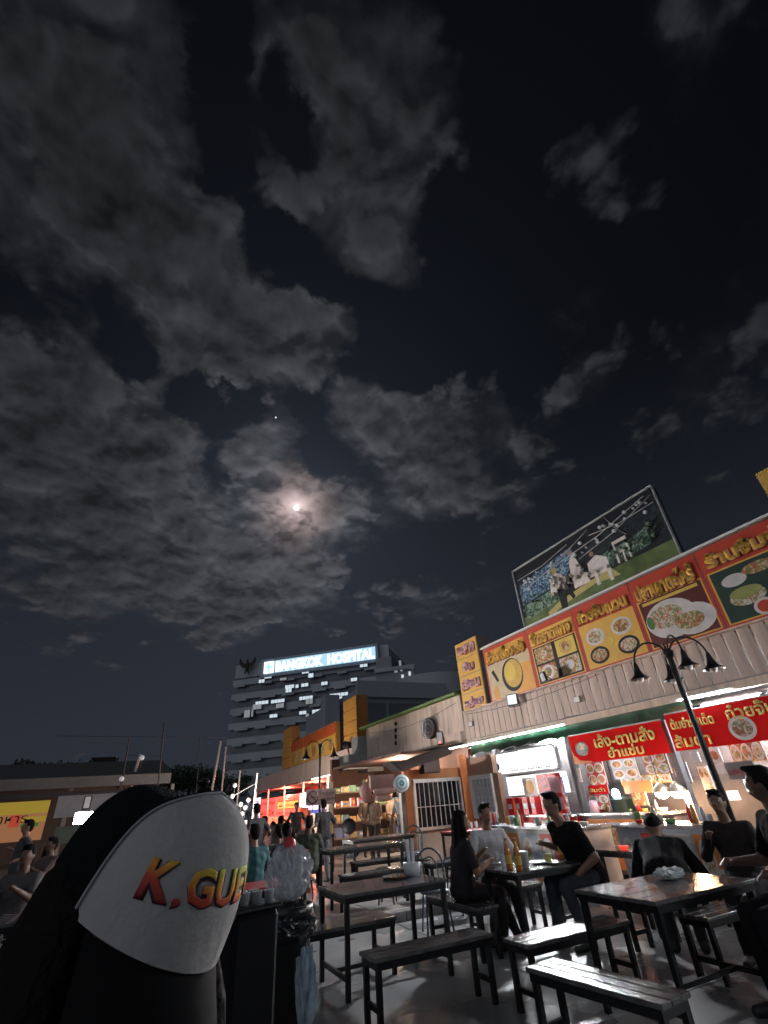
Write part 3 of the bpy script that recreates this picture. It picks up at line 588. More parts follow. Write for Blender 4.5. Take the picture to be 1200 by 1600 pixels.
for k in range(4):
    y = by0 - .5 - k * 1.1; m = MB(); m.tube((bx + .3, y, 3.42), (bx + .3, y, bz1 - .2), .03); m.tube((bx + .14, y, bz1 - .4), (bx + .9, y, 3.42), .025); m.tube((bx + .14, y, bz0 + .3), (bx + .3, y, bz0 + .3), .02); m.build('post', mt_steelw, bb)
# ---- red stall banners
def red_banner(lab, x, y0, y1, z0, z1, lines, pic):
    t = thing('stall_banner', lab, 'banner', group='red stall banners with yellow lettering')
    pr = Print(x, y0, y1, z0, z1); pr.rect(M('banner_red', (.70, .012, .012), .9, 0, .12, 2), 0, 0, 1, 1); pr.poly(M('banner_orange_swirl', (.7, .2, .03), .5), [(0, 0), (.22, 0), (.2, .05), (.08, .12), (.02, .3), (0, .5)]) if pic == 'wok' else None
    if pic == 'wok': pr.disc(mt_black, .13, .5, .17, .13); pr.disc(M('wok_teal', (.10, .16, .17), .5), .13, .54, .14, .09); pr.disc(mt_food3, .13, .58, .10, .07)
    else: pr.disc(mt_plate, .37, .36, .2, .17); pr.disc(voro('noodle_soup', [(.3, .08, .05), (.5, .4, .35), (.18, .2, .1)], 30), .37, .36, .15, .12)
    o = pr.done('cloth', t)
    for (s_, u, v, w, h) in lines:
        c = Vector(pr.P(u, v, .02)); text(s_, w, h, M('banner_letters', (.78, .66, .22), .5), c, RT, UP, o, ext=.008, bold=.02)
    m = MB(); m.tube((x + .02, y0, z1 + .01), (x + .02, y1, z1 + .01), .018); m.build('rail', mt_steelw, t)
def pq(x, a, b):
    p0 = ax(a[0], a[1], x); p1 = ax(b[0], b[1], x); return p0.y, p1.y, p1.z, p0.z
bxp = XB - .02
p0, p1, p2, p3 = ax(887, 1155, bxp), ax(1028, 1122, bxp), ax(1050, 1175, bxp), ax(900, 1195, bxp)
y0 = (p0.y + p3.y) / 2; y1 = (p1.y + p2.y) / 2; zt = (p0.z + p1.z) / 2; zb = (p2.z + p3.z) / 2; L = y0 - y1
red_banner('red banner with a wok picture, left of the leaning lamp post', bxp, y0, y1, zb, zt, [('เล้ง-ตามสั่ง', .61, .68, L * .62, .24), ('ยำแซ่บ', .60, .25, L * .36, .19)], 'wok')
y0b = y1 - .12; y1b = y0b - 3.2
red_banner('red banner with a round bowl picture, behind the leaning lamp post', bxp - .02, y0b, y1b, zb + .01, zt + .06, [('ต้มยำรสเด็ด', .14, .72, .75, .17), ('ก๋วยจั๊บญวน', .52, .74, 1.25, .25), ('ส้มตำ', .11, .25, .62, .2), ('อาหารอีสาน', .72, .3, 1.35, .24)], 'bowl')
# ---- lit menu boxes
lit = thing('lit_menu_sign', 'overexposed white illuminated sign with rounded ends over the drinks stall', 'sign')
xs = 8.95
a0, a1, b0, b1 = pq(xs, (772, 1178), (878, 1196)); zc = 2.10; hh = .27; y0, y1 = a0, a1
def rrect(x, y0, y1, z0, z1, r, n=6):
    pts = []
    for (cy_, cz_, s) in ((y0 - r, z0 + r, PI), (y1 + r, z0 + r, 1.5 * PI), (y1 + r, z1 - r, 0), (y0 - r, z1 - r, .5 * PI)):
        for i in range(n + 1):
            t = s + i * PI / 2 / n; pts.append((x, cy_ - r * math.cos(t), cz_ + r * math.sin(t)))
    return pts
m = MB(); m.slab(rrect(xs, y0, y1, zc - hh, zc + hh, .12), (-1, 0, 0), .1); m.build('housing', mt_white, lit)
m = MB(); m.slab(rrect(xs - .101, y0 - .04, y1 + .04, zc - hh + .04, zc + hh - .04, .1), (-1, 0, 0), .01); m.build('diffuser', glow('sign_white_face', (.95, .98, 1), 2.6), lit)
text('ยินดีต้อนรับ', abs(y0 - y1) * .62, .15, M('sign_grey_letters', (.012, .012, .014), .5), (xs - .115, (y0 + y1) / 2 - .2, zc - .12), RT, UP, lit, ext=.003)
m = MB(); m.box((xs - .112, y0 - .25, zc - .2), (xs - .118, y1 + .12, zc - .185)); m.build('rule', MATS['sign_grey_letters'], lit)
m = MB(); m.lathe([(0, .02), (.07, .02), (.09, 0), (.09, -.01)], (xs - .115, y0 - .2, zc - .06), axis=(-1, 0, 0)); m.build('logo_disc', MATS['sign_grey_letters'], lit)
lit2 = thing('lit_price_board', 'white illuminated price board divided into small squares below the rounded sign', 'sign')
y0, y1, z0, z1 = pq(xs, (794, 1212), (897, 1238)); z0, z1 = 1.37, 1.79
m = MB(); m.box((xs, y0, z0), (xs - .08, y1, z1)); m.build('housing', mt_white, lit2)
nb_ = 6
for i in range(nb_):
    for j in range(2):
        w = (y0 - y1) / nb_; h = (z1 - z0) / 2; m = MB(); ya = y0 - i * w; za = z0 + j * h
        m.box((xs - .081, ya - .01, za + .01), (xs - .09, ya - w + .01, za + h - .01)); o = m.build('menu_square', glow('menu_square_a', (1, .97, .88), 1.7) if (i + j) % 2 else glow('menu_square_b', (.95, .98, 1), 1.9), lit2)
        text(random.choice(['ชา', '35', 'นม', '45']), w * .5, h * .3, M('menu_ink', (.4, .3, .2), .5), (xs - .095, ya - w / 2, za + h * .35), RT, UP, o, ext=.002)
lit3 = thing('round_led_sign', 'small blue-white round lit sign at the right end of the price board', 'sign')
c = ax(868, 1228, xs - .2); m = MB(); m.box((c.x + .02, c.y + .2, c.z - .17), (c.x + .06, c.y - .2, c.z + .17)); m.build('panel', M('blue_panel', (.1, .2, .5), .4), lit3)
m = MB(); m.lathe([(0, .03), (.12, .025), (.14, 0)], (c.x + .015, c.y, c.z), axis=(-1, 0, 0)); m.build('disc', glow('blue_white_disc', (.7, .85, 1), 4), lit3)
# posters, each a board with printed bowls
def poster(lab, x, a, b, bg, cells=None, word=None, wc=None, em=0, cat='poster'):
    t = thing('poster', lab, cat, group='dish posters on the stalls'); y0, y1, z0, z1 = pq(x, a, b)
    if z1 < z0: z0, z1 = z1, z0
    pr = Print(x, y0, y1, z0, z1); pr.rect(bg, 0, 0, 1, 1)
    if cells:
        nx, ny = cells; W_ = abs(y1 - y0); Hh = z1 - z0; r = .45 * min(W_ / nx, Hh / ny)
        for i in range(nx):
            for j in range(ny):
                u, v = (i + .5) / nx, (j + .5) / ny; pr.disc(mt_plate, u, v, .46 * W_ / nx, .46 * Hh / ny); pr.disc([mt_food1, mt_food2, mt_food3][(i * 3 + j * 2 + int(a[0])) % 3], u, v, .34 * W_ / nx, .33 * Hh / ny)
    o = pr.done('print', t)
    if word: text(word, abs(y1 - y0) * .8, (z1 - z0) * .5, wc or MATS['banner_letters'], Vector(pr.P(.5, .5, .03)), RT, UP, o, ext=.004, bold=.02)
    m = MB(); m.box((x + .001, y0, z0), (x + .02, y1, z1)); m.build('board', mt_white, t); return t
mt_pw = M('poster_white', (.62, .60, .58), .5); mt_pr = M('poster_red', (.58, .08, .06), .5); mt_po = M('poster_orange', (.66, .22, .05), .5); mt_pb = M('poster_blue_grey', (.4, .45, .52), .5)
X2 = 8.62
poster('upper left poster of four soup bowls under the wok banner', X2, (913, 1193), (950, 1226), mt_pr, (2, 2))
poster('narrow red poster with yellow lettering, under the four soup bowls', X2 - .01, (918, 1228), (952, 1240), MATS['banner_red'], None, 'ส้มตำ')
poster('square poster of green and red salads, under the narrow red lettering', X2, (918, 1243), (957, 1270), mt_pr, (2, 2))
poster('lowest poster of noodle bowls in the left column of the wok stall', X2, (926, 1272), (967, 1303), mt_pw, (2, 2))
poster('wide pale poster of soup bowls under the middle of the wok banner', X2, (952, 1188), (1000, 1215), mt_pb, (2, 2))
poster('brownish poster of large dishes under the right end of the wok banner', X2, (1001, 1178), (1050, 1208), mt_food2, (2, 2))
poster('long orange strip above the serving window of the wok stall', X2 - .02, (972, 1222), (1022, 1238), mt_po)
poster('white price sheet with dark lines beside the post between the red banners', X2 - .03, (1056, 1192), (1082, 1222), mt_pb)
poster('plain lavender sheet hanging beside the warm heat lamps', X2 - .03, (1066, 1226), (1086, 1246), M('lavender_sheet', (.5, .46, .55), .5))
poster('small pale sheet under the left end of the bowl banner', X2 - .35, (1078, 1176), (1095, 1190), mt_pb)
poster('pinkish sheet of dishes behind the leaning lamp post', X2 - .1, (1102, 1171), (1130, 1190), mt_pw, (1, 1))
poster('golden poster of noodles under the bowl banner near the right edge', X2 - .1, (1136, 1163), (1200, 1188), mt_food2, (3, 1))
poster('white menu with orange squares just behind the leaning lamp post', X2 - .2, (1088, 1198), (1120, 1240), mt_pw, (2, 2))
poster('grey board with faint red lettering at the right', X2 - .6, (1130, 1192), (1186, 1216), M('board_grey', (.2, .17, .18), .5), None, 'อาหารตามสั่ง', M('faint_red', (.4, .08, .1), .5), cat='sign')
poster('framed picture card hanging in the serving window', X2 - .25, (985, 1238), (1014, 1258), mt_food1)
poster('faded menu sheet high on the backboard right of the brownish poster', 9.12, (1052, 1200), (1078, 1232), mt_po, (2, 2))
poster('pale noodle poster low on the backboard behind the thin grey diner', 9.12, (1092, 1222), (1128, 1252), mt_pw, (3, 2))
poster('red price poster under the grey board at the right', 9.12, (1132, 1218), (1160, 1240), MATS['banner_red'], None, 'ลาบ 50')
poster('blue-grey sheet of bowls at the far right edge', 9.12, (1170, 1195), (1200, 1232), mt_pb, (2, 2))
poster('amber strip of dishes above the dark counter', 8.75, (968, 1214), (1050, 1222), mt_amber, (6, 1))
poster('small white notice on the post left of the wok banner', 8.4, (900, 1200), (910, 1222), mt_pw)
poster('blue sticker sheet left of the lowest noodle bowls', 8.55, (908, 1252), (918, 1275), mt_pb)
poster('drinks poster with red dishes right of the four red cartons', 9.4, (862, 1245), (898, 1300), mt_pink, (2, 4))
# lit shop interior behind the right group
li = thing('lit_shelf', 'bright white lit shelf edge behind the black-shirted diner at the right', 'light')
for i, (a, b, c, d) in enumerate(((1166, 1182, 1180, 1205), (1160, 1218, 1184, 1236), (1134, 1236, 1156, 1250))):
    y0, y1, z0, z1 = pq(X2 - .05, (a, b), (c, d)); m = MB(); m.box((X2 - .05, y0, z0), (X2 - .01, y1, z1)); m.build('light_panel', glow('shelf_light', (.95, .97, .93), 1.8), li)
# counters
def counter(lab, x, y0, y1, z0, h, depth, mat, cells, tops):
    t = thing('food_counter', lab, 'counter', group='stall counters')
    m = MB(); m.box((x, y0, z0), (x + depth, y1, h - .04)); m.build('body', mat, t)
    m = MB(); m.box((x - .05, y0 + .03, h - .039), (x + depth + .03, y1 - .03, h)); m.build('worktop', M('steel_worktop', (.5, .5, .52), .25, .7), t, .005)
    n = cells
    for i in range(n):
        ya = y0 - (y0 - y1) * (i + .04) / n; yb = y0 - (y0 - y1) * (i + .96) / n; pr = Print(x - .004, ya, yb, z0 + .06, h - .1)
        pr.rect([mt_pw, mt_po, mt_pb, mt_pr][(i + tops) % 4], 0, 0, 1, 1); W_ = abs(ya - yb)
        for (u, v, q) in ((.35, .68, 0), (.66, .3, 1)): pr.disc(mt_plate, u, v, .27 * W_, .2); pr.disc([mt_food3, mt_food1][q], u, v, .2 * W_, .15)
        pr.done('printed_panel', t)
    return t
counter('counter clad in bowl posters behind the couple with beer bottles', 6.4, 8.9, 6.4, .12 * 0 , .95, .6, mt_pw, 5, 0)
counter('counter with pale posters behind the black-shirted man', 6.9, 6.2, 4.6, 0, .95, .6, mt_pb, 4, 2)
counter('dark serving counter below the heat lamps', 8.3, 8.2, 6.2, .1, 1.02, .5, M('counter_dark', (.05, .05, .06), .4), 1, 1)
counter('drinks counter below the lit price board', 8.35, 10.4, 8.4, .12, 1.0, .5, M('counter_red', (.45, .03, .03), .5), 3, 3)
# dark lower cladding behind counter 3
m = MB(); m.box((9.0, 8.2, .1), (9.1, 4.0, 1.5)); tag(m.build('stall_partition', M('partition_dark', (.07, .065, .07), .5)), 'dark partition behind the wok stall counter', 'partition')
m = MB(); m.box((9.15, 8.25, .1), (9.25, 1, 2.3)); tag(m.build('stall_backboard', M('backboard_grey', (.16, .13, .12), .6)), 'grey backboard behind the stalls under the red banners', 'partition')
m = MB(); m.box((9.5, 11.6, .1), (9.6, 8.3, 2.5)); tag(m.build('stall_backboard', M('backboard_drinks', (.20, .17, .17), .6)), 'brownish backboard behind the drinks stall', 'partition')
# heat lamps
for i, (px, py) in enumerate(((1034, 1238), (1058, 1237))):
    c = ax(px, py, 8.3); t = thing('heat_lamp', ['left of the two glowing heat lamps over the dark counter', 'right of the two glowing heat lamps over the dark counter'][i], 'lamp', group='glowing heat lamps')
    m = MB(); m.lathe([(.15, 0), (.13, .05), (.07, .11), (.02, .15)], (c.x, c.y, c.z)); m.build('shade', M('lamp_shade_steel', (.6, .5, .4), .3, .6), t)
    m = MB(); m.tube((c.x, c.y, c.z + .12), (c.x, c.y, 2.55), .008); m.build('cord', mt_black, t)
    m = MB(); m.ell((c.x, c.y, c.z - .01), (.11, .11, .085)); m.build('bulb', glow('heat_bulb', (1, .62, .36), 90), t)
    l = bpy.data.lights.new('heat_light', 'POINT'); l.energy = 75; l.color = (1, .55, .3); l.shadow_soft_size = .08; o = bpy.data.objects.new('heat_light', l); COL.objects.link(o); o.location = (c.x - .12, c.y, c.z - .12)
c = ax(962, 1240, 8.4); t = thing('white_bulb', 'cold white bulb in the serving window of the wok stall', 'lamp')
m = MB(); m.ell(c, (.07, .07, .08)); m.build('bulb', glow('cold_bulb', (.85, .93, 1), 26), t); m = MB(); m.tube(c + Vector((0, 0, .08)), (c.x, c.y, 2.5), .008); m.build('cord', mt_black, t)
# fluorescent battens under the roof: these are the lamps that light the court
for i, (y, x) in enumerate(((9.6, 9.4), (7.2, 8.5), (4.9, 8.6), (2.4, 8.6), (0., 8.6))):
    t = thing('ceiling_tube', ['ceiling tube above the drinks stall', 'ceiling tube above the wok stall', 'ceiling tube above the noodle stall', 'ceiling tube just outside the right edge of the photo', 'ceiling tube nearest the camera, outside the photo'][i], 'light', group='ceiling tubes inside the stalls')
    m = MB(); m.tube((x, y + .6, 2.5), (x, y - .6, 2.5), .02); m.build('tube', glow('ceiling_tube_white', (.9, .96, 1), 560), t); m = MB(); m.box((x - .03, y - .65, 2.525), (x + .03, y + .65, 2.56)); m.build('batten', mt_white, t)
# goods on the drinks counter
reds = [(800, 1294, 812, 1306), (813, 1291, 823, 1306), (824, 1290, 836, 1306), (837, 1291, 848, 1307)]
for i, (a, b, c, d) in enumerate(reds):
    y0, y1, z0, z1 = pq(8.3, (a, b), (c, d)); t = thing('drink_carton', ['leftmost red carton on the drinks counter', 'second red carton from the left on the drinks counter', 'third red carton from the left on the drinks counter', 'rightmost red carton on the drinks counter'][i], 'carton', (8.3, (y0 + y1) / 2, 1.0), 0, 'red cartons on the drinks counter')
    m = MB(); w = abs(y0 - y1) * .48; m.box((-.03, -w, 0), (.2, w, .34)); m.build('box', M('carton_red', (.65, .02, .03), .4), t, .006)
    m = MB(); m.box((-.034, -w * .6, .12), (-.031, w * .6, .22)); m.build('label', mt_white, t)
y0, y1, z0, z1 = pq(8.2, (846, 1252), (862, 1300))
t = thing('fridge_poster', 'tall red poster with a round white mark beside the man in black', 'poster'); pr = Print(8.25, 9.25, 8.5, 1.02, 1.75); pr.rect(MATS['carton_red'], 0, 0, 1, 1); pr.disc(mt_plate, .3, .78, .1); pr.disc(MATS['carton_red'], .3, .78, .07); pr.rect(mt_plate, .1, .1, .4, .55); pr.rect(mt_pink, .5, .5, .92, .9); pr.rect(mt_pink, .5, .1, .92, .4); pr.done('print', t)
t = thing('green_menu_light', 'small yellow-green lit menu card behind the white-shirted man', 'sign'); y0, y1, z0, z1 = pq(8.35, (797, 1252), (817, 1270)); m = MB(); m.box((8.35, y0, z0), (8.37, y1, z1)); m.build('card', glow('green_card', (.75, .95, .45), 1.3), t); m = MB(); m.box((8.345, y0 + .02, z1), (8.375, y1 - .02, z1 + .04)); m.build('edge', MATS['carton_red'], t)
t = thing('picture_card', 'small orange dish picture left of the tall red poster', 'poster'); pr = Print(8.4, 9.9, 9.45, 1.35, 1.72); pr.rect(mt_plate, 0, 0, 1, 1); pr.disc(mt_orange, .5, .5, .14); pr.done('print', t)
# ================================================================== tables and benches
def table(lab, x0, x1, y0, y1, z=0., h=.75, rz=0., mat=None, edge=None, planks=5, group='black slatted dining tables', xbar=True):
    cx_, cy_ = (x0 + x1) / 2, (y0 + y1) / 2; t = thing('dining_table', lab, 'table', (cx_, cy_, z), rz, group)
    hx, hy = abs(x1 - x0) / 2, abs(y1 - y0) / 2; w = 2 * hy / planks
    for i in range(planks):
        m = MB(); m.box((-hx, -hy + i * w + .003, h - .028), (hx, -hy + (i + 1) * w - .003, h - random.random() * .0015)); m.build('tabletop_plank', mat or mt_wood, t, .004)
    e = edge or mt_steel
    for a, b in (((-hx + .02, -hy + .015, h - .075), (hx - .02, -hy + .05, h - .03)), ((-hx + .02, hy - .05, h - .075), (hx - .02, hy - .015, h - .03)), ((-hx + .02, -hy + .051, h - .075), (-hx + .055, hy - .051, h - .03)), ((hx - .055, -hy + .051, h - .075), (hx - .02, hy - .051, h - .03))):
        m = MB(); m.box(a, b); m.build('apron', e, t)
    for sx in (-1, 1):
        for sy in (-1, 1):
            m = MB(); X, Y = sx * (hx - .045), sy * (hy - .04); m.box((X - .021, Y - .021, 0), (X + .021, Y + .021, h - .0755)); m.build('leg', e, t, .003)
        m = MB(); X = sx * (hx - .045); m.box((X - .014, -hy + .062, .13), (X + .014, hy - .062, .165)); m.build('stretcher', e, t)
    if xbar: m = MB(); m.box((-hx + .06, -.014, .132), (hx - .06, .014, .163)); m.build('stretcher', e, t)
    return t
def bench(lab, x0, x1, y0, y1, z=0., rz=0., h=.45, mat=None, edge=None):
    """long side along x before the turn rz"""
    t = table(lab, x0, x1, y0, y1, z, h, rz, mat, edge, 3, 'black slatted benches', False); t.name = 'bench'; t['category'] = 'bench'
    for c in t.children:
        if c.name.startswith('tabletop_plank'): c.name = 'seat_plank'
    return t
def bench_y(lab, xc, yc, L, w=.3, z=0., h=.45, tilt=0.): return bench(lab, xc - L / 2, xc + L / 2, yc - w / 2, yc + w / 2, z, PI / 2 + tilt, h)
table('black slatted table with a white utensil holder and dark tray, nearest the capped person', 2.08, 3.25, 5.30, 6.08)
bench('empty bench in front of the table with the utensil holder', 2.0, 3.14, 4.46, 4.78)
bench('empty bench behind the table with the utensil holder, partly under it', 1.80, 2.84, 5.72, 6.02 + .25)
table('large black slatted table with a bright reflection and a clear bag, at the lower right', 3.60, 4.84, 3.06, 3.86)
bench('bench between the large reflecting table and the couple with beer', 3.1, 4.28, 3.72 + .24, 4.04 + .24)
bench_y('nearest bench, shining at its left end, at the bottom of the photo', 2.95, 3.1, 1.0, .30, tilt=.12)
bench('bench beyond the large reflecting table by its right end', 4.75, 5.95, 3.55, 3.87)
bench('bench cut by the lower right corner of the photo', 4.05, 5.3, 2.25, 2.55)
bench_y('bench running away from the camera at the right end of the large reflecting table', 5.08, 2.75, 1.1)
table('table cut by the right edge, beyond the large reflecting table', 5.55, 6.75, 2.6, 3.3)
table('table carrying brown beer bottles and cups between the diners', 3.92, 4.88, 5.0, 5.62)
bench_y('bench under the long-haired diner', 3.78, 5.95, 1.1)
bench_y('bench under the man in the black polo', 5.18, 5.2, 1.1)
bench('bench under the white-shirted man', 4.1, 5.15, 6.05, 6.35)
table('empty pale-topped table on the pavement right of the no-smoking post', 3.15, 4.5, 8.6, 9.2, KZ)
bench('bench in front of the pale-topped pavement table', 3.2, 4.4, 8.12, 8.4, KZ)
table('farther table on the pavement in front of the standing cook', 4.2, 5.6, 10.2, 10.8, KZ)
bench('bench in front of the farther pavement table', 4.0, 5.3, 9.62, 9.9, KZ)
mt_redtop = M('red_tabletop', (.40, .05, .05), .3, 0, .15, 5)
table('red-topped table with glasses and bottles under the barred window', 6.0, 7.3, 9.3, 9.9, KZ, mat=mt_redtop)
bench('bench in front of the red-topped table with glasses', 5.7, 6.9, 8.75, 9.02, KZ)
bench('low bench on the pavement behind the long-haired diner', 4.7, 5.7, 8.15, 8.42, KZ)
table('table with red sauce dishes in front of the dark counter', 5.85, 6.95, 5.1, 5.7)
bench('bench in front of the table with red sauce dishes', 5.6, 6.6, 4.6, 4.88)
table('red-edged table left of the clear plastic bag', 1.1, 2.0, 6.6, 7.2, mat=mt_redtop)
bench('bench in front of the red-edged table', 1.1, 1.95, 6.12, 6.4, mat=mt_redtop)
table('red-edged table farther back by the man in teal', 1.9, 3.0, 9.2, 9.8, KZ, mat=mt_redtop)
table('dark table by the red-lit stalls, behind the sitting crowd', 3.6, 4.9, 13.0, 13.6, KZ)
table('far left table in front of the yellow banner stall', -1.6, -.4, 6.6, 7.2)
bench('far left bench in front of the yellow banner stall', -1.4, -.4, 5.9, 6.2)
table('left table behind the capped head', -2.0, -.8, 9.0, 9.6, KZ)
def stool(lab, x, y, z, h=.45):
    t = thing('stool', lab, 'stool', (x, y, z), random.random(), 'metal stools on the pavement')
    m = MB(); m.lathe([(0, h), (.15, h), (.16, h - .01), (.16, h - .03), (0, h - .03)], n=18); m.build('seat', mt_steel, t)
    for k in range(4):
        a = PI / 4 + k * PI / 2; m = MB(); m.tube((.11 * math.cos(a), .11 * math.sin(a), h - .03), (.17 * math.cos(a), .17 * math.sin(a), 0), .011); m.build('leg', mt_steel, t)
    m = MB(); m.path([(.145 * math.cos(PI / 4 + k * PI / 2), .145 * math.sin(PI / 4 + k * PI / 2), .16) for k in range(5)], .008, 6); m.build('ring', mt_steel, t); return t
s0 = stool('stool standing just behind the kerb left of the long-haired diner', 4.05, 8.45, KZ)
for x, y, l in ((5.0, 8.95, 'stool in front of the red-topped table, left one'), (5.45, 8.6, 'stool in front of the red-topped table, right one'), (3.0, 9.9, 'stool behind the pale-topped pavement table'), (4.9, 7.4, 'stool on the grey floor just short of the kerb behind the white-shirted man'), (5.6, 7.3, 'stool beside the poster-clad counter'), (2.7, 8.5, 'stool by the foot of the no-smoking post')):
    dup(s0, (x, y, KZ if y > KY else 0), random.random() * 3, l)
def chair(lab, x, y, z, rz):
    t = thing('chair', lab, 'chair', (x, y, z), rz, 'metal chairs with hooped backs')
    m = MB(); m.lathe([(0, .45), (.18, .45), (.19, .44), (.19, .42), (0, .42)], n=20); m.build('seat', M('chair_seat', (.1, .13, .16), .3, .4), t)
    for sx in (-1, 1):
        m = MB(); m.tube((sx * .13, .12, .42), (sx * .17, .18, 0), .012); m.build('leg', M('chair_metal', (.12, .16, .2), .25, .7), t)
        m = MB(); m.tube((sx * .13, -.12, .42), (sx * .17, -.2, 0), .012); m.build('leg', MATS['chair_metal'], t)
    m = MB(); pts = [(-.17, -.13, .42)] + [(.18 * math.cos(a), -.17 - .04 * math.sin(a), .68 + .2 * math.sin(a)) for a in [PI - i * PI / 10 for i in range(11)]] + [(.17, -.13, .42)]
    m.path(pts, .013); m.build('back_hoop', MATS['chair_metal'], t)
    m = MB(); pts = [(.1 * math.cos(a), -.18 - .03 * math.sin(a), .64 + .14 * math.sin(a)) for a in [PI - i * PI / 8 for i in range(9)]]; m.path([(-.1, -.13, .44)] + pts + [(.1, -.13, .44)], .009); m.build('back_hoop', MATS['chair_metal'], t)
    return t
c0 = chair('hooped chair at the right end of the far pavement table', 5.5, 10.2, KZ, 2.4)
dup(c0, (5.15, 6.9, 0), 3.0, 'hooped chair behind the white-shirted man'); dup(c0, (6.5, 8.95, KZ), .3, 'hooped chair tucked under the red-topped table'); dup(c0, (3.95, 6.8, 0), 2.8, 'hooped chair between the long-haired diner and the white-shirted man')

# ================================================================== things on the tables
def lathe_thing(name, lab, cat, loc, prof, mat, group=None, n=18, parts=()):
    t = thing(name, lab, cat, loc, 0, group); m = MB(); m.lathe(prof, n=n); m.build('body', mat, t)
    for nm, pf, mt in parts: m = MB(); m.lathe(pf, n=n); m.build(nm, mt, t)
    return t
mt_amb = M('amber_glass', (.45, .16, .02), .08, 0, .1, coat=.5, em=(.6, .2, .02), es=.0); mt_clear = M('clear_plastic', (.7, .75, .78), .15, 0, .1, trans=.0, alpha=.35)
mt_cup = M('white_cup', (.7, .72, .7), .4)
BP = [(0, 0), (.034, 0), (.036, .01), (.036, .15), (.03, .19), (.014, .225), (.0125, .28), (.014, .285), (.0135, .29), (0, .29)]
for i, (px, py, lab) in enumerate(((797, 1358, 'left of the two beer bottles in front of the white-shirted man'), (812, 1360, 'right of the two beer bottles, beside the white cup'), (880, 1343, 'single beer bottle near the man in the black polo'))):
    q = az(px, py, .75); t = lathe_thing('beer_bottle', lab, 'bottle', (q.x, q.y, .75), BP, mt_amb, 'brown beer bottles', parts=(('label', [(.0365, .05), (.0368, .06), (.0368, .12), (.0365, .13)], M('gold_label', (.6, .4, .08), .4)), ('neck_label', [(.0155, .232), (.0145, .26)], MATS['gold_label']), ('cap', [(0, .296), (.014, .295), (.0145, .285)], mt_plate)))
def at_(px, py, z=.75): q = az(px, py, z); return (q.x, q.y, z)
lathe_thing('foam_cup', 'tall white cup on the beer table', 'cup', at_(822, 1356), [(0, 0), (.038, 0), (.05, .15), (.052, .152), (.045, .15), (0, .14)], mt_cup)
lathe_thing('yellow_cup', 'short pale yellow cup on the beer table', 'cup', at_(858, 1349), [(0, 0), (.036, 0), (.045, .09), (.04, .085), (0, .08)], M('yellow_cup_plastic', (.6, .55, .2), .4))
PL = [(0, .005), (.07, .005), (.11, .022), (.112, .026), (.07, .012), (0, .012)]
for i, (px, py) in enumerate(((770, 1352), (842, 1350), (868, 1350))):
    lathe_thing('plate', ['plate nearest the long-haired diner', 'plate between the white cup and the yellow cup', 'plate beside the single beer bottle'][i], 'plate', at_(px, py), PL, mt_cup, 'white plates on the beer table')
for i, (px, py) in enumerate(((778, 1350), (788, 1354), (850, 1347))):
    lathe_thing('glass', ['glass beside the long-haired diner', 'glass in front of the left beer bottle', 'glass left of the yellow cup'][i], 'glass', at_(px, py), [(.03, 0), (.035, .11), (.034, .11), (.028, .004), (0, .004)], mt_clear, 'drinking glasses on the beer table')
# T1: utensil holder and tray
q = at_(677, 1378); t = thing('utensil_holder', 'white plastic pot with a tall split handle on the near table', 'container', (3.13, 5.85, .75), .3)
m = MB(); m.lathe([(0, .0), (.085, 0), (.1, .12), (.095, .12), (.08, .01), (0, .01)], n=24); m.build('pot', M('translucent_white', (.62, .62, .66), .4), t)
for s in (-1, 1): m = MB(); m.slab([(s * .012, 0, .1), (s * .05, 0, .1), (s * .075, 0, .34), (s * .02, 0, .34)], (0, 1, 0), .012); m.build('paddle', MATS['translucent_white'], t)
m = MB(); m.tube((0, -.086, .14), (0, -.09, .14), .012); m.build('knob', mt_black, t)
t = thing('serving_tray', 'flat dark tray with scraps on the near table beside the white pot', 'tray', (2.92, 5.86, .75), .1)
m = MB(); m.lathe([(0, .0), (.13, 0), (.15, .02), (.148, .022), (.125, .006), (0, .006)], n=26); m.build('tray', M('brown_tray', (.08, .06, .055), .5), t)
m = MB(); [m.ell((random.uniform(-.08, .08), random.uniform(-.08, .08), .012), (.02, .015, .01), n=8, m=5) for _ in range(14)]; tag(m.build('scraps', mt_food2, t), kind='stuff')
# T2: clear takeaway bag with foil
t = thing('takeaway_bag', 'crumpled clear plastic bag on the large reflecting table', 'bag', (4.45, 3.55, .75), .2)
def crumple(r, seed, n=44, mm=30, a=.28):
    random.seed(seed); n = 44; mm = 30; m = MB(); vs = []
    for j in range(mm + 1):
        th = PI * j / mm
        for i in range(n):
            ph = 2 * PI * i / n; k = 1 + a * math.sin(th) * (.45 * math.sin(5 * ph + seed + 2 * math.cos(3 * th)) + .35 * math.sin(9 * ph + 4 * th + seed) + .25 * math.sin(17 * ph - 7 * th) + random.uniform(-.18, .18)); vs.append((r[0] * math.sin(th) * math.cos(ph) * k, r[1] * math.sin(th) * math.sin(ph) * k, max(0, r[2] * (1 + math.cos(th)) * k)))
    fs = [(j * n + i, (j + 1) * n + i, (j + 1) * n + (i + 1) % n, j * n + (i + 1) % n) for j in range(mm) for i in range(n)]
    m.add(vs, fs); return m
crumple((.17, .1, .04), 3).build('bag', M('film_plastic', (.55, .58, .62), .18, 0, .2, 10, alpha=.55), t); m = MB(); m.box((-.08, -.05, .01), (.08, .05, .05)); m.build('food_box', mt_cup, t)
random.seed(11)
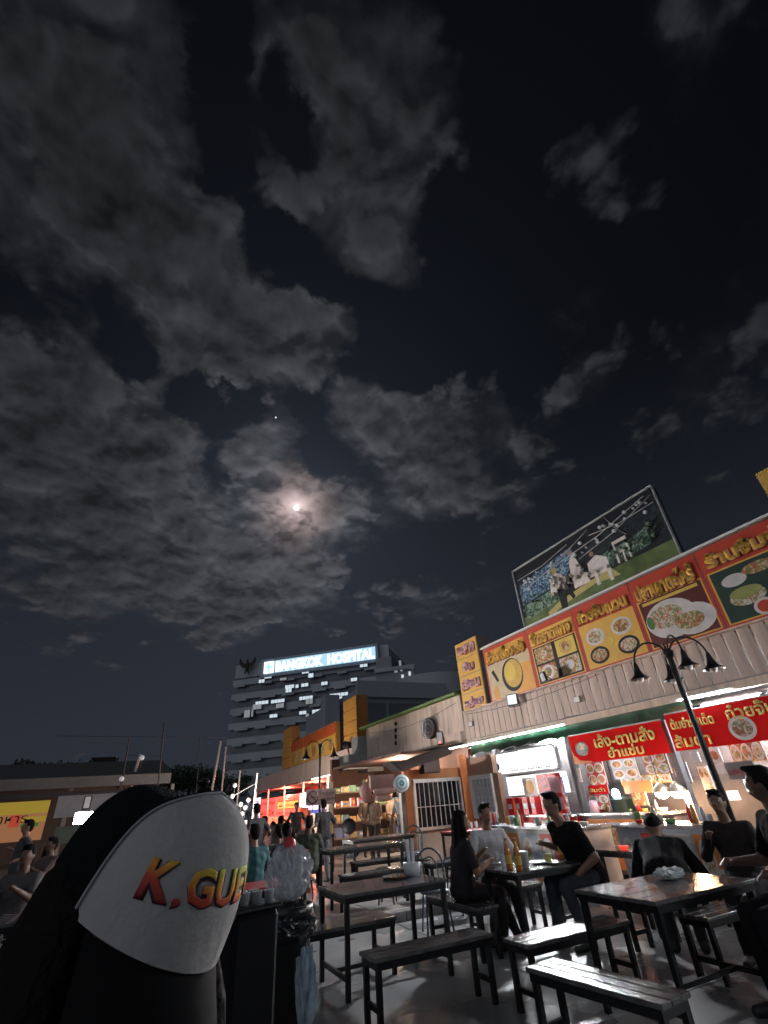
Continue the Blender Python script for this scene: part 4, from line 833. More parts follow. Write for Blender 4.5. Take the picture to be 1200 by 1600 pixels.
# red table goods
for i in range(6):
    x = 6.15 + i * .2; lathe_thing('glass', 'clear glass number %s from the left on the red-topped table' % ['one', 'two', 'three', 'four', 'five', 'six'][i], 'glass', (x, 9.55 + .1 * (i % 2), KZ + .75), [(.03, 0), (.036, .12), (.034, .12), (.028, .004), (0, .004)], mt_clear, 'glasses on the red-topped table')
for i in range(3):
    lathe_thing('water_bottle', ['left', 'middle', 'right'][i] + ' blue-tinted water bottle at the right end of the red-topped table', 'bottle', (7.0 + i * .09, 9.62 - i * .06, KZ + .75), [(0, 0), (.033, 0), (.035, .15), (.02, .2), (.013, .22), (.013, .24), (0, .24)], M('blue_bottle', (.35, .5, .6), .1, alpha=.6), 'water bottles on the red-topped table', parts=(('cap', [(.014, .235), (.014, .255), (0, .256)], mt_white),))
lathe_thing('black_fan', 'round black table fan behind the glasses', 'fan', (6.85, 9.75, KZ + .75), [(0, 0), (.07, 0), (.07, .02), (.012, .03), (.012, .14)], mt_black)
for i, (x, y) in enumerate(((6.0, 5.35), (6.35, 5.3))):
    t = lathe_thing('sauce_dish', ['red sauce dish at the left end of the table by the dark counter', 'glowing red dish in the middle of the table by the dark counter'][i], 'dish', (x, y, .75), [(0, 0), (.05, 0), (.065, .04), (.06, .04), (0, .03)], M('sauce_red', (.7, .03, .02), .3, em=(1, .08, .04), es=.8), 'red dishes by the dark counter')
lathe_thing('red_bowl', 'large red bowl on a white tray by the dark counter', 'bowl', (6.75, 5.5, .75), [(0, 0), (.06, 0), (.12, .09), (.115, .09), (0, .02)], M('bowl_red', (.6, .02, .03), .4))
lathe_thing('jar', 'purple-white lidded jar on the counter of the wok stall', 'jar', (8.35, 7.9, 1.02), [(0, 0), (.08, 0), (.085, .14), (.06, .2), (0, .21)], M('jar_lilac', (.5, .4, .55), .3))
lathe_thing('cooking_pot', 'large dark cooking pot behind the wok stall counter', 'pot', (8.55, 7.35, 1.02), [(0, 0), (.2, 0), (.22, .2), (.23, .2), (.22, .21), (.05, .24), (0, .27)], M('pot_teal', (.08, .14, .14), .35, .5))

# ================================================================== posts and lamps
def lamp_post(lab, x, y, htop, z0, arms, s=1.):
    t = thing('street_lamp', lab, 'street lamp', (x, y, z0), 0, 'black street lamps with hanging bell shades')
    m = MB(); m.tube((0, 0, 0), (0, 0, .5), .06 * s, .05 * s, 12); m.tube((0, 0, .5), (0, 0, htop), .042 * s, .034 * s, 12); m.tube((0, 0, 0), (0, 0, .05), .11, .11, 14); m.ell((0, 0, htop), (.06 * s, .06 * s, .08 * s)); m.build('pole', mt_steel, t)
    for k, a in enumerate(arms):
        d = Vector((math.cos(a), math.sin(a), 0)); pts = []
        for i in range(12):
            th = PI * i / 11; r = .24 * s; pts.append(d * (r - r * math.cos(th)) * .9 + Vector((0, 0, htop - .1 + .24 * s * math.sin(th) * 1.1)))
        m = MB(); m.path(pts, .012 * s); m.build('arm', mt_steel, t)
        c = pts[-1]; m = MB(); m.lathe([(.015, .04), (.03, 0), (.045, -.08), (.075, -.15), (.14, -.2), (.145, -.215), (.13, -.205), (.06, -.14), (.02, -.02)], c, 20); o = m.build('shade', mt_steel, t)
        m = MB(); m.ell(c + Vector((0, 0, -.19)), (.055, .055, .07)); m.build('bulb', M('bulb_unlit', (.5, .47, .45), .4), o)
    return t
lx, ly = 7.15, 4.53
lamp_post('black lamp post with four bell shades in front of the red banners, unlit', lx, ly, 3.12, 0, [-2.2, -.9, .7, 2.3], 1.15)
lamp_post('distant black lamp post with two bell shades above the no-smoking sign', 5.25, 15.2, 2.9, KZ, [2.6, -.5])
ns = thing('no_smoking_sign', 'white no-smoking sign board on a slim post by the sitting crowd', 'sign', (5.13, 14.8, KZ))
SY = 14.8; a = ay(478, 1234, SY); b = ay(523, 1256, SY)
m = MB(); m.box((a.x - 5.13, -.02, b.z - KZ), (b.x - 5.13, .0, a.z - KZ)); bo = m.build('board', M('sign_lilac', (.50, .42, .46), .5), ns)
m = MB(); m.tube((.12, .03, 0), (.12, .03, a.z - KZ + .1), .03); m.build('post', mt_steel, ns)
cxl = a.x - 5.13 + .2; czl = (a.z + b.z) / 2 - KZ
m = MB(); m.lathe([(.13, .004), (.165, .004), (.165, 0), (.13, 0), (.13, .004)], (cxl, -.021, czl), 26, (0, -1, 0)); m.slab([(cxl - .1, -.022, czl + .08), (cxl - .08, -.022, czl + .1), (cxl + .1, -.022, czl - .08), (cxl + .08, -.022, czl - .1)], (0, -1, 0), .004); m.box((cxl - .08, -.024, czl - .01), (cxl + .07, -.0205, czl + .015)); m.build('symbol', M('sign_ink', (.06, .05, .06), .5), bo)
text('ห้ามสูบบุหรี่', .5, .13, MATS['sign_ink'], (5.13 + cxl + .46 - 5.13, -.022, czl + .08), (1, 0, 0), UP, bo, ext=.003); text('NO SMOKING AREA', .5, .06, MATS['sign_ink'], (cxl + .46, -.022, czl - .06), (1, 0, 0), UP, bo, ext=.003)
# floodlights
def flood(lab, p, aim, w, h, facecol, es, led=None):
    t = thing('floodlight', lab, 'floodlight'); q = Vector(aim).normalized().to_track_quat('-Y', 'Z').to_matrix().to_4x4(); T = Matrix.Translation(p) @ q
    m = MB(); m.T = T; m.box((-w / 2, 0, -h / 2), (w / 2, .05, h / 2)); m.build('housing', mt_black, t, .006)
    m = MB(); m.T = T; m.box((-w / 2 + .02, -.008, -h / 2 + .02), (w / 2 - .02, -.001, h / 2 - .02)); m.build('lens', M('lens_' + ('lit' if es else 'off'), facecol, .3, em=(.9, .95, 1), es=es) if es else M('lens_off', facecol, .3), t)
    m = MB(); m.T = T; m.tube((-w / 2, .03, 0), (-w / 2, .12, -h / 2), .01); m.tube((w / 2, .03, 0), (w / 2, .12, -h / 2), .01); m.tube((-w / 2, .12, -h / 2), (w / 2, .12, -h / 2), .01); m.build('bracket', mt_black, t)
    if led: m = MB(); m.T = T; m.ell((0, -.02, -h / 2 + .05), (.02, .01, .02), n=8, m=6); m.build('indicator', glow('red_led', (1, .1, .1), 6), t)
    return t
flood('square floodlight with a pale lens on the corrugated fascia, aimed outwards', ax(800, 1093, XB - .22), (-1, -.55, .15), .27, .26, (.75, .78, .8), 0)
MATS['lens_on_dim'] = glow('lens_on_dim', (.9, .93, 1), 1.1)
fl_ = [o for o in S.objects if o.type == 'EMPTY' and o.get('label', '').startswith('square floodlight')][0]
for c_ in fl_.children:
    if c_.name.startswith('lens'): c_.data.materials[0] = MATS['lens_on_dim']
l = bpy.data.lights.new('fascia_flood_light', 'AREA'); l.energy = 250; l.color = (.92, .96, 1); l.size = .24; l.spread = math.radians(118)  # lamp added: the pale lens is taken as switched on to light the court
o = bpy.data.objects.new('fascia_flood_light', l); COL.objects.link(o); o.location = ax(800, 1093, XB - .25); o.rotation_euler = Vector((-1, -.35, -.35)).to_track_quat('-Z', 'Y').to_euler()
flood('small black floodlight seen against the bowl picture on the banner', ax(848, 1058, XB - .25), (-1, .4, -.2), .22, .2, (.3, .32, .35), 0)
flood('floodlight with a red indicator on the beige wing', ax(687, 1153, XB - .2), (-1, -.8, .0), .2, .34, (.45, .42, .38), 0, True)
t = thing('spotlight', 'round black spotlight on the fascia below the middle orange tower', 'floodlight'); c = ax(544, 1165, 8.1); m = MB(); m.tube(c + Vector((0, .3, .05)), c + Vector((0, -.25, .0)), .16, .12, 16); m.build('housing', mt_black, t); m = MB(); m.tube(c + Vector((0, .1, 0)), c + Vector((.1, .1, -.4)), .03); m.build('bracket', mt_black, t)
# roundels
def roundel(lab, c, nrm, r, col, ring, post=None):
    t = thing('round_sign', lab, 'sign', group='round hanging signs'); m = MB(); m.lathe([(0, 0), (r, 0), (r, .1), (r * .97, .11), (0, .11)], c, 30, nrm); m.build('drum', M('roundel_side', (.12, .09, .08), .6), t)
    n_ = Vector(nrm).normalized(); m = MB(); m.lathe([(0, .002), (r * .95, .002), (r * .95, 0)], Vector(c) + n_ * .113, 30, nrm); f = m.build('face', col, t)
    m = MB(); m.lathe([(r * .6, .002), (r * .68, .002), (r * .68, 0), (r * .6, 0)], Vector(c) + n_ * .118, 30, nrm); m.build('ring', ring, f); m = MB(); m.lathe([(r * .1, .002), (r * .35, .001)], Vector(c) + n_ * .118, 6, nrm); m.build('mark', ring, f)
    return t
roundel('grey round sign on the beige wing under the green roof edge', ax(672, 1138, XB - .02) , (-1, -.25, 0), .3, M('roundel_pale', (.42, .38, .38), .5), M('roundel_grey', (.2, .18, .2), .5))
k = ay(627, 1224, 11.2); roundel('teal and white round sign on a black post by the orange kiosk', (k.x, k.y, k.z), (-.4, -1, 0), .19, M('roundel_white', (.6, .7, .72), .4, em=(.6, .75, .8), es=.12), M('roundel_teal', (.1, .3, .33), .5))
m = MB(); m.box((k.x - .02, k.y + .01, KZ), (k.x + .10, k.y + .13, k.z - .17)); tag(m.build('sign_post', mt_steel), 'thick black post carrying the teal round sign', 'post')
k = ay(576, 1238, 14.5); roundel('tall pink oval sign inside the brown passage', (k.x, k.y, k.z), (-.5, -1, 0), .27, M('roundel_pink', (.5, .28, .26), .5), M('roundel_rose', (.45, .22, .2), .5))

# ================================================================== left food hall (runs away from the camera)
A1 = Vector((8.3, 19.4, 0)); A2 = Vector((9.1, 41, 0)); LD = (A2 - A1).normalized(); LN = Vector((-LD.y, LD.x, 0))
LT = Matrix.Translation(A1) @ Matrix(((LD.x, -LN.x, 0, 0), (LD.y, -LN.y, 0, 0), (0, 0, 1, 0), (0, 0, 0, 1)))   # local x away, y into the hall
def lp(px, py, d=0.):
    r = Vector(tuple(ray(px, py))); o = A1 + LN * d; t = o.dot(LN) / r.dot(LN); q = r * t; return (q - A1).dot(LD), q.z + H
fh_ = thing('far_food_hall', 'second food hall with tan fascia and red-lit stalls, left of the beige wing', 'building')
def lb(name, mat, boxes, parent=None, bev=0):
    m = MB(); m.T = LT
    for a, b in boxes: m.box(a, b)
    return m.build(name, mat, parent or fh_, bev)
for i in range(22): lb('fascia_panel', mt_tan, [((i * 1.0 + .01, 0, 2.62), (i * 1.0 + .99, .08 + .006 * (i % 2), 3.45))])
lb('soffit', M('soffit_green_grey', (.22, .25, .2), .6), [((0, .09, 2.56), (22, 3, 2.6))])
lb('roof', mt_grey, [((0, .1, 3.3), (22, 6, 3.42))]); lb('back_wall', M('far_hall_back', (.30, .06, .04), .7), [((0, 3.2, .1), (22, 3.4, 3.2))])
lb('end_wall', mt_dark, [((-.1, .2, .1), (0, 3.2, 3.2))])
for x in (0.2, 4, 8.2, 12.4, 17, 21.5): lb('post', mt_white if x < 1 else mt_steelw, [((x, -.02, .1), (x + .09, .07, 2.6))])
for (x0, x1, z1, lab) in ((None, None, None, 'middle orange sign tower above the far food hall'), (1, 1, 1, 'far orange sign tower at the left end of the roof')):
    if x0 is None: u0, z1_ = lp(543, 1093); u1, _ = lp(557, 1090)
    else: u0, z1_ = lp(443, 1142); u1, _ = lp(456, 1138)
    t = thing('sign_tower', lab, 'sign', group='orange sign towers'); w = 1.55 if x0 is None else 2.0; u = min(u0, u1) if x0 is None else u1
    lb('box', M('tower_orange_side', (.5, .2, .06), .5), [((u, .0, 3.45), (u + w, .5, z1_))], t)
    for k in range(4): zz_ = 3.47 + k * (z1_ - 3.47) / 4; lb('sign_panel', mt_orange, [((u - .03, -.04, zz_), (u + w + .03, -.005, zz_ + (z1_ - 3.47) / 4 - .03))], t)
u0, _ = lp(541, 1130); u1, _ = lp(456, 1160)
t = thing('menu_banner', 'distant orange and red food banner between two orange towers', 'banner')
lb('board', mt_orange, [((u0 + 1.4, 0, 3.46), (u1, .2, 4.75))], t); n = 6
for i in range(n):
    w = (u1 - u0 - 1.4) / n; xa = u0 + 1.4 + i * w; o = lb('menu_panel', M('far_panel_red', (.60, .12, .03), .5), [((xa + .04, -.03, 4.25), (xa + w - .04, -.002, 4.72))], t); o = lb('menu_panel', mt_amber, [((xa + .04, -.03, 3.5), (xa + w - .04, -.002, 4.22))], t)
    m = MB(); m.T = LT; m.lathe([(0, .01), (.26, .01), (.28, 0)], (xa + w / 2, -.04, 3.85), 18, (0, -1, 0)); m.build('picture', [mt_food1, mt_food3, mt_food2][i % 3], o)
# lit stall fittings inside the far hall
def panel(name, lab, cat, d, a, b, mat, group=None, th=.06):
    (u0, z1_), (u1, z0_) = lp(a[0], a[1], -d), lp(b[0], b[1], -d); t = thing(name, lab, cat, group=group)
    lb('panel', mat, [((min(u0, u1), d, z0_), (max(u0, u1), d + th, z1_))], t); lb('frame', mt_black, [((min(u0, u1) - .03, d + th + .001, z0_ - .03), (max(u0, u1) + .03, d + th + .04, z1_ + .03))], t)
    w_, h_ = abs(u1 - u0), z1_ - z0_
    if w_ > .5 and h_ > .3:
        PC[0] += 1; rows = max(1, min(4, int(h_ / .32)))
        for r_ in range(rows):
            cc = LT @ Vector(((u0 + u1) / 2, d - .012, z1_ - (r_ + .5) * h_ / rows)); text(['อาหารตามสั่ง 40', 'ชานมไข่มุก 25', 'ยำทะเล 60', 'ผัดไทย', 'น้ำปั่น 30', 'ข้าวมันไก่'][(r_ * 2 + PC[0]) % 6], w_ * .8, h_ / rows * .5, [mt_white, M('panel_ink', (.03, .01, .01), .5), MATS['banner_letters']][(PC[0] + r_) % 3], cc, -LD, UP, t, ext=.006, bold=.02)
    return t
PC = [0]
g1 = 'lit boards of the far food hall'
panel('stall_sign', 'large red glowing wall at the left end of the far hall', 'sign', 1.2, (404, 1250), (444, 1312), glow('red_wall_glow', (1, .07, .06), 2.4), g1)
panel('stall_sign', 'red glowing wall with pale menus in the middle of the far hall', 'sign', 1.0, (430, 1246), (470, 1275), glow('red_glow_b', (1, .12, .08), 2.2), g1)
panel('stall_sign', 'orange lit lettering board between the red walls', 'sign', .6, (434, 1254), (464, 1262), glow('orange_glow', (1, .36, .08), 2.2), g1)
panel('light_box', 'brightest pinkish white light box left of the no-smoking sign', 'sign', .2, (469, 1240), (480, 1260), glow('pink_white_box', (1, .82, .75), 6), g1)
panel('stall_sign', 'red and orange menus at counter height of the far hall', 'sign', .5, (420, 1276), (470, 1312), glow('red_orange_low', (1, .25, .14), 2.0), g1)
panel('stall_sign', 'lilac lit fascia behind the no-smoking sign', 'sign', .5, (476, 1257), (515, 1264), glow('lilac_box', (.75, .6, 1), 2.2), g1)
panel('stall_sign', 'blue lit panel under the lilac one', 'sign', .5, (485, 1265), (512, 1280), glow('blue_box', (.16, .22, .8), .8), g1)
panel('stall_sign', 'yellow lit upper menu right of the no-smoking sign', 'sign', .3, (526, 1237), (551, 1252), glow('yellow_box', (1, .78, .42), 2.4), g1)
panel('stall_sign', 'white and yellow lower menu with numbers', 'sign', .3, (522, 1258), (553, 1274), glow('cream_box', (1, .86, .62), 1.8), g1)
panel('stall_sign', 'dim yellow panelling of the stall right of the blue panel', 'sign', .7, (510, 1262), (524, 1300), glow('yellow_wall', (.85, .55, .18), 1.1), g1)
panel('stall_sign', 'warm lit shelf of food under the cream menu', 'sign', .5, (526, 1290), (552, 1335), glow('warm_shelf', (1, .55, .25), 1.4), g1)
panel('stall_sign', 'tall red and orange fabric banner hanging in the far hall', 'banner', -.3, (469, 1264), (478, 1300), glow('flag_red', (1, .12, .05), .6), g1)
panel('stall_sign', 'white and blue lit strip at the far left end of the hall', 'sign', -.3, (401, 1247), (404, 1280), glow('blue_white_strip', (.7, .8, 1), 2.), g1)
t = thing('paper_lantern', 'cream and red spindle lantern beside the hanging banner', 'lantern'); c = Vector((0, 0, 0)); uu, zz_ = lp(488, 1290, .3); c = A1 + LD * uu + LN * .3; m = MB(); m.ell((c.x, c.y, zz_), (.22, .22, .5)); m.build('shade', glow('lantern_cream', (1, .7, .5), 1.1), t); m = MB(); m.tube((c.x, c.y, zz_ + .48), (c.x, c.y, 2.6), .015); m.build('cord', mt_black, t)
# point lamps added inside the far hall to brighten it: red, then warm
for (x, col, en) in ((16, (1, .15, .1), 800), (9, (1, .2, .12), 600), (3, (1, .62, .35), 600)):
    l = bpy.data.lights.new('stall_fill', 'POINT'); l.energy = en; l.color = col; l.shadow_soft_size = .2; o = bpy.data.objects.new('stall_fill', l); COL.objects.link(o); o.location = A1 + LD * x - LN * 1.0 + Vector((0, 0, 2.2))
t = thing('led_strip', 'thin white light strip under the fascia of the far hall', 'light'); m = MB(); m.T = LT; m.tube((.3, -.03, 2.6), (6.5, -.03, 2.6), .018); m.build('tube', glow('strip_soft', (1, .9, .8), 5), t); m = MB(); m.T = LT; m.box((.3, -.05, 2.622), (6.5, 0, 2.64)); m.build('batten', mt_white, t)
# brown passage between the halls
ps = thing('brown_passage', 'dark brown passage with shelves between the far hall and the orange kiosk', 'building')
m = MB(); m.box((6.9, 18.6, .12), (11, 18.8, 2.9)); m.build('back_wall', M('passage_brown', (.16, .08, .06), .8), ps); m = MB(); m.box((8.6, 12.2, .12), (8.75, 18.5, 2.7)); m.build('side_wall', MATS['passage_brown'], ps); m = MB(); m.box((6.9, 13, 2.55), (8.6, 18.5, 2.62)); m.build('ceiling', MATS['passage_brown'], ps)
for i, z in enumerate((.9, 1.3, 1.7)): m = MB(); m.box((8.3, 13, z), (8.59, 17.5, z + .03)); m.build('shelf', M('shelf_wood', (.3, .2, .12), .6), ps)
for i in range(16):
    x = random.uniform(8.35, 8.5); y = 13.1 + i * .27; z = (.93, 1.33, 1.73)[i % 3]
    lathe_thing('jar', 'small jar on the %s passage shelf, number %s along it from the front' % (('lowest', 'middle', 'top')[i % 3], ('one', 'two', 'three', 'four', 'five', 'six')[i // 3]), 'jar', (x, y, z), [(0, 0), (.05, 0), (.055, .13), (.03, .17), (0, .18)], [M('jar_warm', (.5, .35, .2), .4), mt_cup, M('jar_red', (.5, .08, .05), .4)][i % 3], 'jars on the passage shelves', 10)
c = ay(598, 1222, 13.6); t = thing('shop_sign', 'brownish rectangular sign with two pale cushions shapes beneath, in the passage', 'sign'); m = MB(); m.box((c.x - .38, 13.6, c.z - .15), (c.x + .38, 13.7, c.z + .18)); m.build('board', M('sign_rosy_brown', (.3, .18, .17), .6), t)
for k, (dx, dz, rx) in enumerate(((.02, -.22, .36), (-.02, -.38, .26))): m = MB(); m.ell((c.x + dx, 13.55, c.z + dz), (rx, .12, .09)); m.build('roll', M('roll_rose', (.52, .36, .33), .6), t)
ds = thing('display_shelf', 'cluttered display shelf across the back of the brown passage', 'shelf')
for z in (.55, .95, 1.35, 1.75): m = MB(); m.box((6.0, 16.2, z), (8.5, 16.5, z + .03)); m.build('shelf_board', MATS['shelf_wood'], ds)
for x in (6.0, 7.2, 8.45): m = MB(); m.box((x, 16.2, .12), (x + .05, 16.5, 2.1)); m.build('upright', MATS['shelf_wood'], ds)
bc = [M('goods_%d' % k, c, .4, em=None) for k, c in enumerate(((.7, .35, .1), (.6, .06, .05), (.7, .65, .5), (.15, .35, .2), (.8, .55, .15), (.2, .25, .45)))]
for i in range(36):
    r_, k_ = i % 4, i // 4; x = 6.1 + k_ * .26 + (.02 if x > 7.2 else 0); z = (.58, .98, 1.38, 1.78)[r_]; hgt = random.uniform(.12, .26); wd = random.uniform(.14, .22)
    t = thing('goods_box', 'packet on the %s board of the display shelf, %s from the left' % (('lowest', 'second', 'third', 'topmost')[r_], ('first', 'second', 'third', 'fourth', 'fifth', 'sixth', 'seventh', 'eighth', 'ninth')[k_]), 'box', (x + .12, 16.3, z), 0, 'packets on the display shelf'); m = MB(); m.box((-wd / 2, -.08, 0), (wd / 2, .08, hgt)); m.build('box', bc[random.randrange(6)], t, .008); m = MB(); m.box((-wd * .35, -.084, hgt * .3), (wd * .35, -.0801, hgt * .7)); m.build('label', bc[random.randrange(6)], t)
l = bpy.data.lights.new('passage_light', 'POINT'); l.energy = 260; l.color = (1, .75, .55); l.shadow_soft_size = .15; o = bpy.data.objects.new('passage_light', l); COL.objects.link(o); o.location = (7.7, 14.6, 2.35)
t = thing('pendant_lamp', 'small warm pendant lamp inside the brown passage', 'lamp'); m = MB(); m.ell((7.7, 14.6, 2.45), (.05, .05, .06)); m.build('bulb', glow('pendant_bulb', (1, .75, .5), 8), t); m = MB(); m.tube((7.7, 14.6, 2.5), (7.7, 14.6, 2.56), .01); m.build('cord', mt_black, t)

# ================================================================== left side: low sheds, stalls, poles, trees
ls = thing('market_shed', 'long low shed with a grey metal eave across the left of the court', 'building')
def yy(a, b, y): p0 = ay(a[0], a[1], y); p1 = ay(b[0], b[1], y); return p0.x, p1.x, p1.z, p0.z
m = MB(); m.box((-34, 26, 2.75), (1.9, 26.4, 3.15)); m.build('eave', M('eave_grey', (.17, .17, .18), .6), ls)
m = MB(); m.add([(-34, 26.1, 3.152), (1.9, 26.1, 3.152), (1.7, 31, 4.1), (-34, 31, 4.1)], [(0, 1, 2, 3)]); m.build('roof', M('shed_roof', (.06, .06, .065), .7), ls)
m = MB(); m.box((-34, 30.5, .1), (1.7, 30.8, 3.9)); m.build('back_wall', M('shed_back', (.12, .10, .10), .8), ls)
for i in range(9): m = MB(); m.box((-30 + i * 4, 26.42, .1), (-29.86 + i * 4, 26.55, 2.74)); m.build('post', mt_grey, ls)
m = MB(); m.box((-34, 25.9, 2.45), (1.8, 25.98, 2.6)); m.build('gutter', M('gutter_dark', (.05, .05, .055), .6), ls)
def ypanel(name, lab, cat, a, b, y, bg, shapes, word=None):
    x0, x1, z0, z1 = yy(a, b, y); t = thing(name, lab, cat); m = MB(); m.box((x0, y, z0), (x1, y + .05, z1)); bo = m.build('board', bg, t)
    for k, (mt, u0, v0, u1, v1) in enumerate(shapes):
        m = MB(); m.box((x0 + (x1 - x0) * u0, y - .004 - .002 * k, z0 + (z1 - z0) * v0), (x0 + (x1 - x0) * u1, y - .001, z0 + (z1 - z0) * v1)); m.build('print', mt, bo)
    if word: text(word, (x1 - x0) * .5, (z1 - z0) * .18, mt_black, ((x0 + x1) / 2, y - .03, z0 + (z1 - z0) * .55), (1, 0, 0), UP, bo, ext=.005)
    return t
o1 = glow('lit_orange_print', (.85, .36, .16), .32); o2 = glow('lit_yellow_print', (.8, .55, .06), .35); o3 = glow('lit_green_print', (.1, .4, .08), .3); o4 = glow('lit_red_print', (.9, .12, .06), .4)
ypanel('stall_banner', 'yellow and orange lit banner with a green stripe at the left edge', 'banner', (-40, 1257), (63, 1312), 20, o1, [(o2, 0, .68, 1, 1), (o4, .52, .36, .66, .66), (o3, .68, .34, .92, .44), (o2, .68, .46, 1, .6)], 'อาหาร')
ypanel('stall_banner', 'plain grey-white panel with a small bright mark behind the capped head', 'banner', (92, 1244), (176, 1272), 20, M('panel_grey_white', (.42, .40, .42), .5, em=(.5, .48, .52), es=.04), [(mt_black, .44, .3, .58, .95), (M('mark_white', (.7, .7, .7), .5, em=(.7, .7, .7), es=.25), .46, .36, .56, .9)])
ypanel('stall_banner', 'dim greenish panel below the left floodlight', 'banner', (88, 1292), (120, 1316), 20, M('panel_dim_green', (.2, .24, .2), .6), [])
# the lit floodlight at the left
fp = ay(130, 1278, 19.0)
flood('brilliant white floodlight shining beside the capped head', fp, (-.05, -1, .05), .5, .34, (.8, .8, .8), 40)
l = bpy.data.lights.new('flood_light', 'AREA'); l.energy = 230; l.color = (1, .93, .88); l.shape = 'RECTANGLE'; l.size = .45; l.size_y = .3; l.spread = math.radians(56)
o = bpy.data.objects.new('flood_light', l); COL.objects.link(o); o.location = fp + Vector((0, -.05, 0)); o.rotation_euler = Vector((9.2, -10.5, 2.6)).to_track_quat('-Z', 'Y').to_euler()
m = MB(); m.tube((fp.x, fp.y + .12, KZ), (fp.x, fp.y + .12, fp.z), .03); tag(m.build('floodlight_post', mt_steel), 'thin post under the brilliant left floodlight', 'post')
def pole(name, lab, y, a, b, r, mat, cat='pole', group='slim poles at the left'):
    p0 = ay(a[0], a[1], y); p1 = ay(b[0], b[1], y); m = MB(); m.tube(p0, p1, r, n=8); return tag(m.build(name, mat), lab, cat, group)
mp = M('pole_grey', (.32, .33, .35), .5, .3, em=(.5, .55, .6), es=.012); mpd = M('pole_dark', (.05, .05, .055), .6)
pole('utility_pole', 'pale leaning pole just left of the top of the black hair', 27, (219, 1179), (200, 1245), .07, mp)
pole('utility_pole', 'tall thin dark pole right of the pale leaning one', 24, (257, 1130), (244, 1260), .035, mpd)
pole('utility_pole', 'thin dark pole above the roof dome', 24, (203, 1150), (186, 1250), .03, mpd)
pole('utility_pole', 'pale leaning pole behind the crown of the white cap', 27, (345, 1158), (330, 1240), .06, mp)
pole('utility_pole', 'second pale pole right of the crown of the white cap', 27, (353, 1167), (344, 1260), .045, mp)
pole('utility_pole', 'short pale pole left of the far food hall', 25, (375, 1204), (366, 1300), .04, mp)
pole('utility_pole', 'thin white pole at the left corner of the far food hall', 23, (402, 1208), (392, 1300), .035, mt_white)
pole('utility_pole', 'thin pole in front of the hospital corner', 26, (313, 1152), (306, 1250), .02, mpd)
pole('cable', 'dark overhead cable across the left sky', 24, (90, 1150), (352, 1152), .012, mpd, 'cable', 'overhead cables'); pole('cable', 'lower cable between the two thin dark poles', 24, (200, 1180), (255, 1182), .012, mpd, 'cable', 'overhead cables')
pole('cable', 'sloping bright cable left of the far food hall', 23, (362, 1245), (398, 1225), .02, mp, 'cable', 'overhead cables')
for i, (px, py) in enumerate(((222, 1184), (190, 1217), (367, 1227), (363, 1244), (376, 1257), (383, 1262), (378, 1272), (384, 1285), (371, 1280), (388, 1250))):
    p = ay(px, py, 23); t = thing('globe_lamp', ['globe lamp on the pale leaning pole', 'globe lamp low on the pale leaning pole', 'topmost globe lamp of the cluster by the far hall', 'second globe lamp of the cluster by the far hall', 'third globe lamp of the cluster by the far hall', 'fourth globe lamp of the cluster by the far hall', 'middle globe lamp of the cluster by the far hall', 'lowest globe lamp of the cluster by the far hall', 'left globe lamp near the bottom of the cluster', 'right globe lamp beside the white pole'][i], 'lamp', group='small dim globe lamps')
    m = MB(); m.ell(p, (.09, .09, .09), n=12, m=8); m.build('globe', M('globe_dim', (.5, .5, .5), .3, em=(.8, .85, .9), es=.28), t); m = MB(); m.tube(p + Vector((0, 0, -.09)), p + Vector((0, 0, -.35)), .02, n=6); m.build('stem', mpd, t)
l = bpy.data.lights.new('globe_fill', 'POINT'); l.energy = 420; l.color = (1, .86, .72); l.shadow_soft_size = .3; o = bpy.data.objects.new('globe_fill', l); COL.objects.link(o); o.location = ay(396, 1262, 21.6)  # extra lamp added among the dim globes to brighten the far fascia
def tree(lab, y, px, py, w, h, seed, col, trunkh=3.):
    random.seed(seed); p = ay(px, py, y); t = thing('tree', lab, 'tree', (p.x, y, 0), 0, 'dark trees beyond the left sheds'); r = w / 2; top = p.z; m = MB(); m.tube((0, 0, 0), (0, 0, top - h * .6), .35, .2); 
    for k in range(5): a = k * 1.26; m.tube((0, 0, top - h * .8), (r * .6 * math.cos(a), r * .5 * math.sin(a), top - h * .35), .14, .05, 6)
    m.build('trunk', M('bark', (.05, .04, .03), .9), t)
    m = MB(); cl = [(random.uniform(-r, r) * .8, random.uniform(-r, r) * .5, random.uniform(-h, -h * .12) ) for _ in range(26)]
    for c in cl:
        rr = random.uniform(.12, .24) * w
        for _ in range(110):
            u = Vector((random.gauss(0, 1), random.gauss(0, 1), random.gauss(0, .7))).normalized() * rr * random.random() ** .4; z = top + c[2] + u.z * .6 - .1
            if z > top: continue
            q = Vector((c[0], c[1], 0)) + Vector((u.x, u.y, 0)); q.z = z; s = random.uniform(.12, .3); e1 = Vector((random.gauss(0, 1), random.gauss(0, 1), random.gauss(0, 1))).normalized(); e2 = e1.orthogonal().normalized()
            m.add([q - e1 * s, q + e2 * s * .5, q + e1 * s, q - e2 * s * .5], [(0, 1, 2, 3)])
    m.build('crown', col, t)
lf = M('dark_leaves', (.045, .065, .035), .7, 0, .4, 2)
tree('dark round tree at the left edge above the shed', 60, 20, 1180, 7, 5, 1, lf); tree('wide low tree left of the roof dome', 75, 82, 1190, 14, 3.4, 2, lf); tree('small tree close to the left of the roof dome', 80, 115, 1192, 7, 3, 12, lf); tree('low tree right of the pale leaning pole', 90, 268, 1196, 12, 3, 3, lf); tree('tree hidden mostly by the black hair top', 90, 300, 1202, 10, 2.4, 4, lf); tree('faint tree between the cap and the hospital', 100, 352, 1205, 9, 4, 5, lf)
random.seed(21)
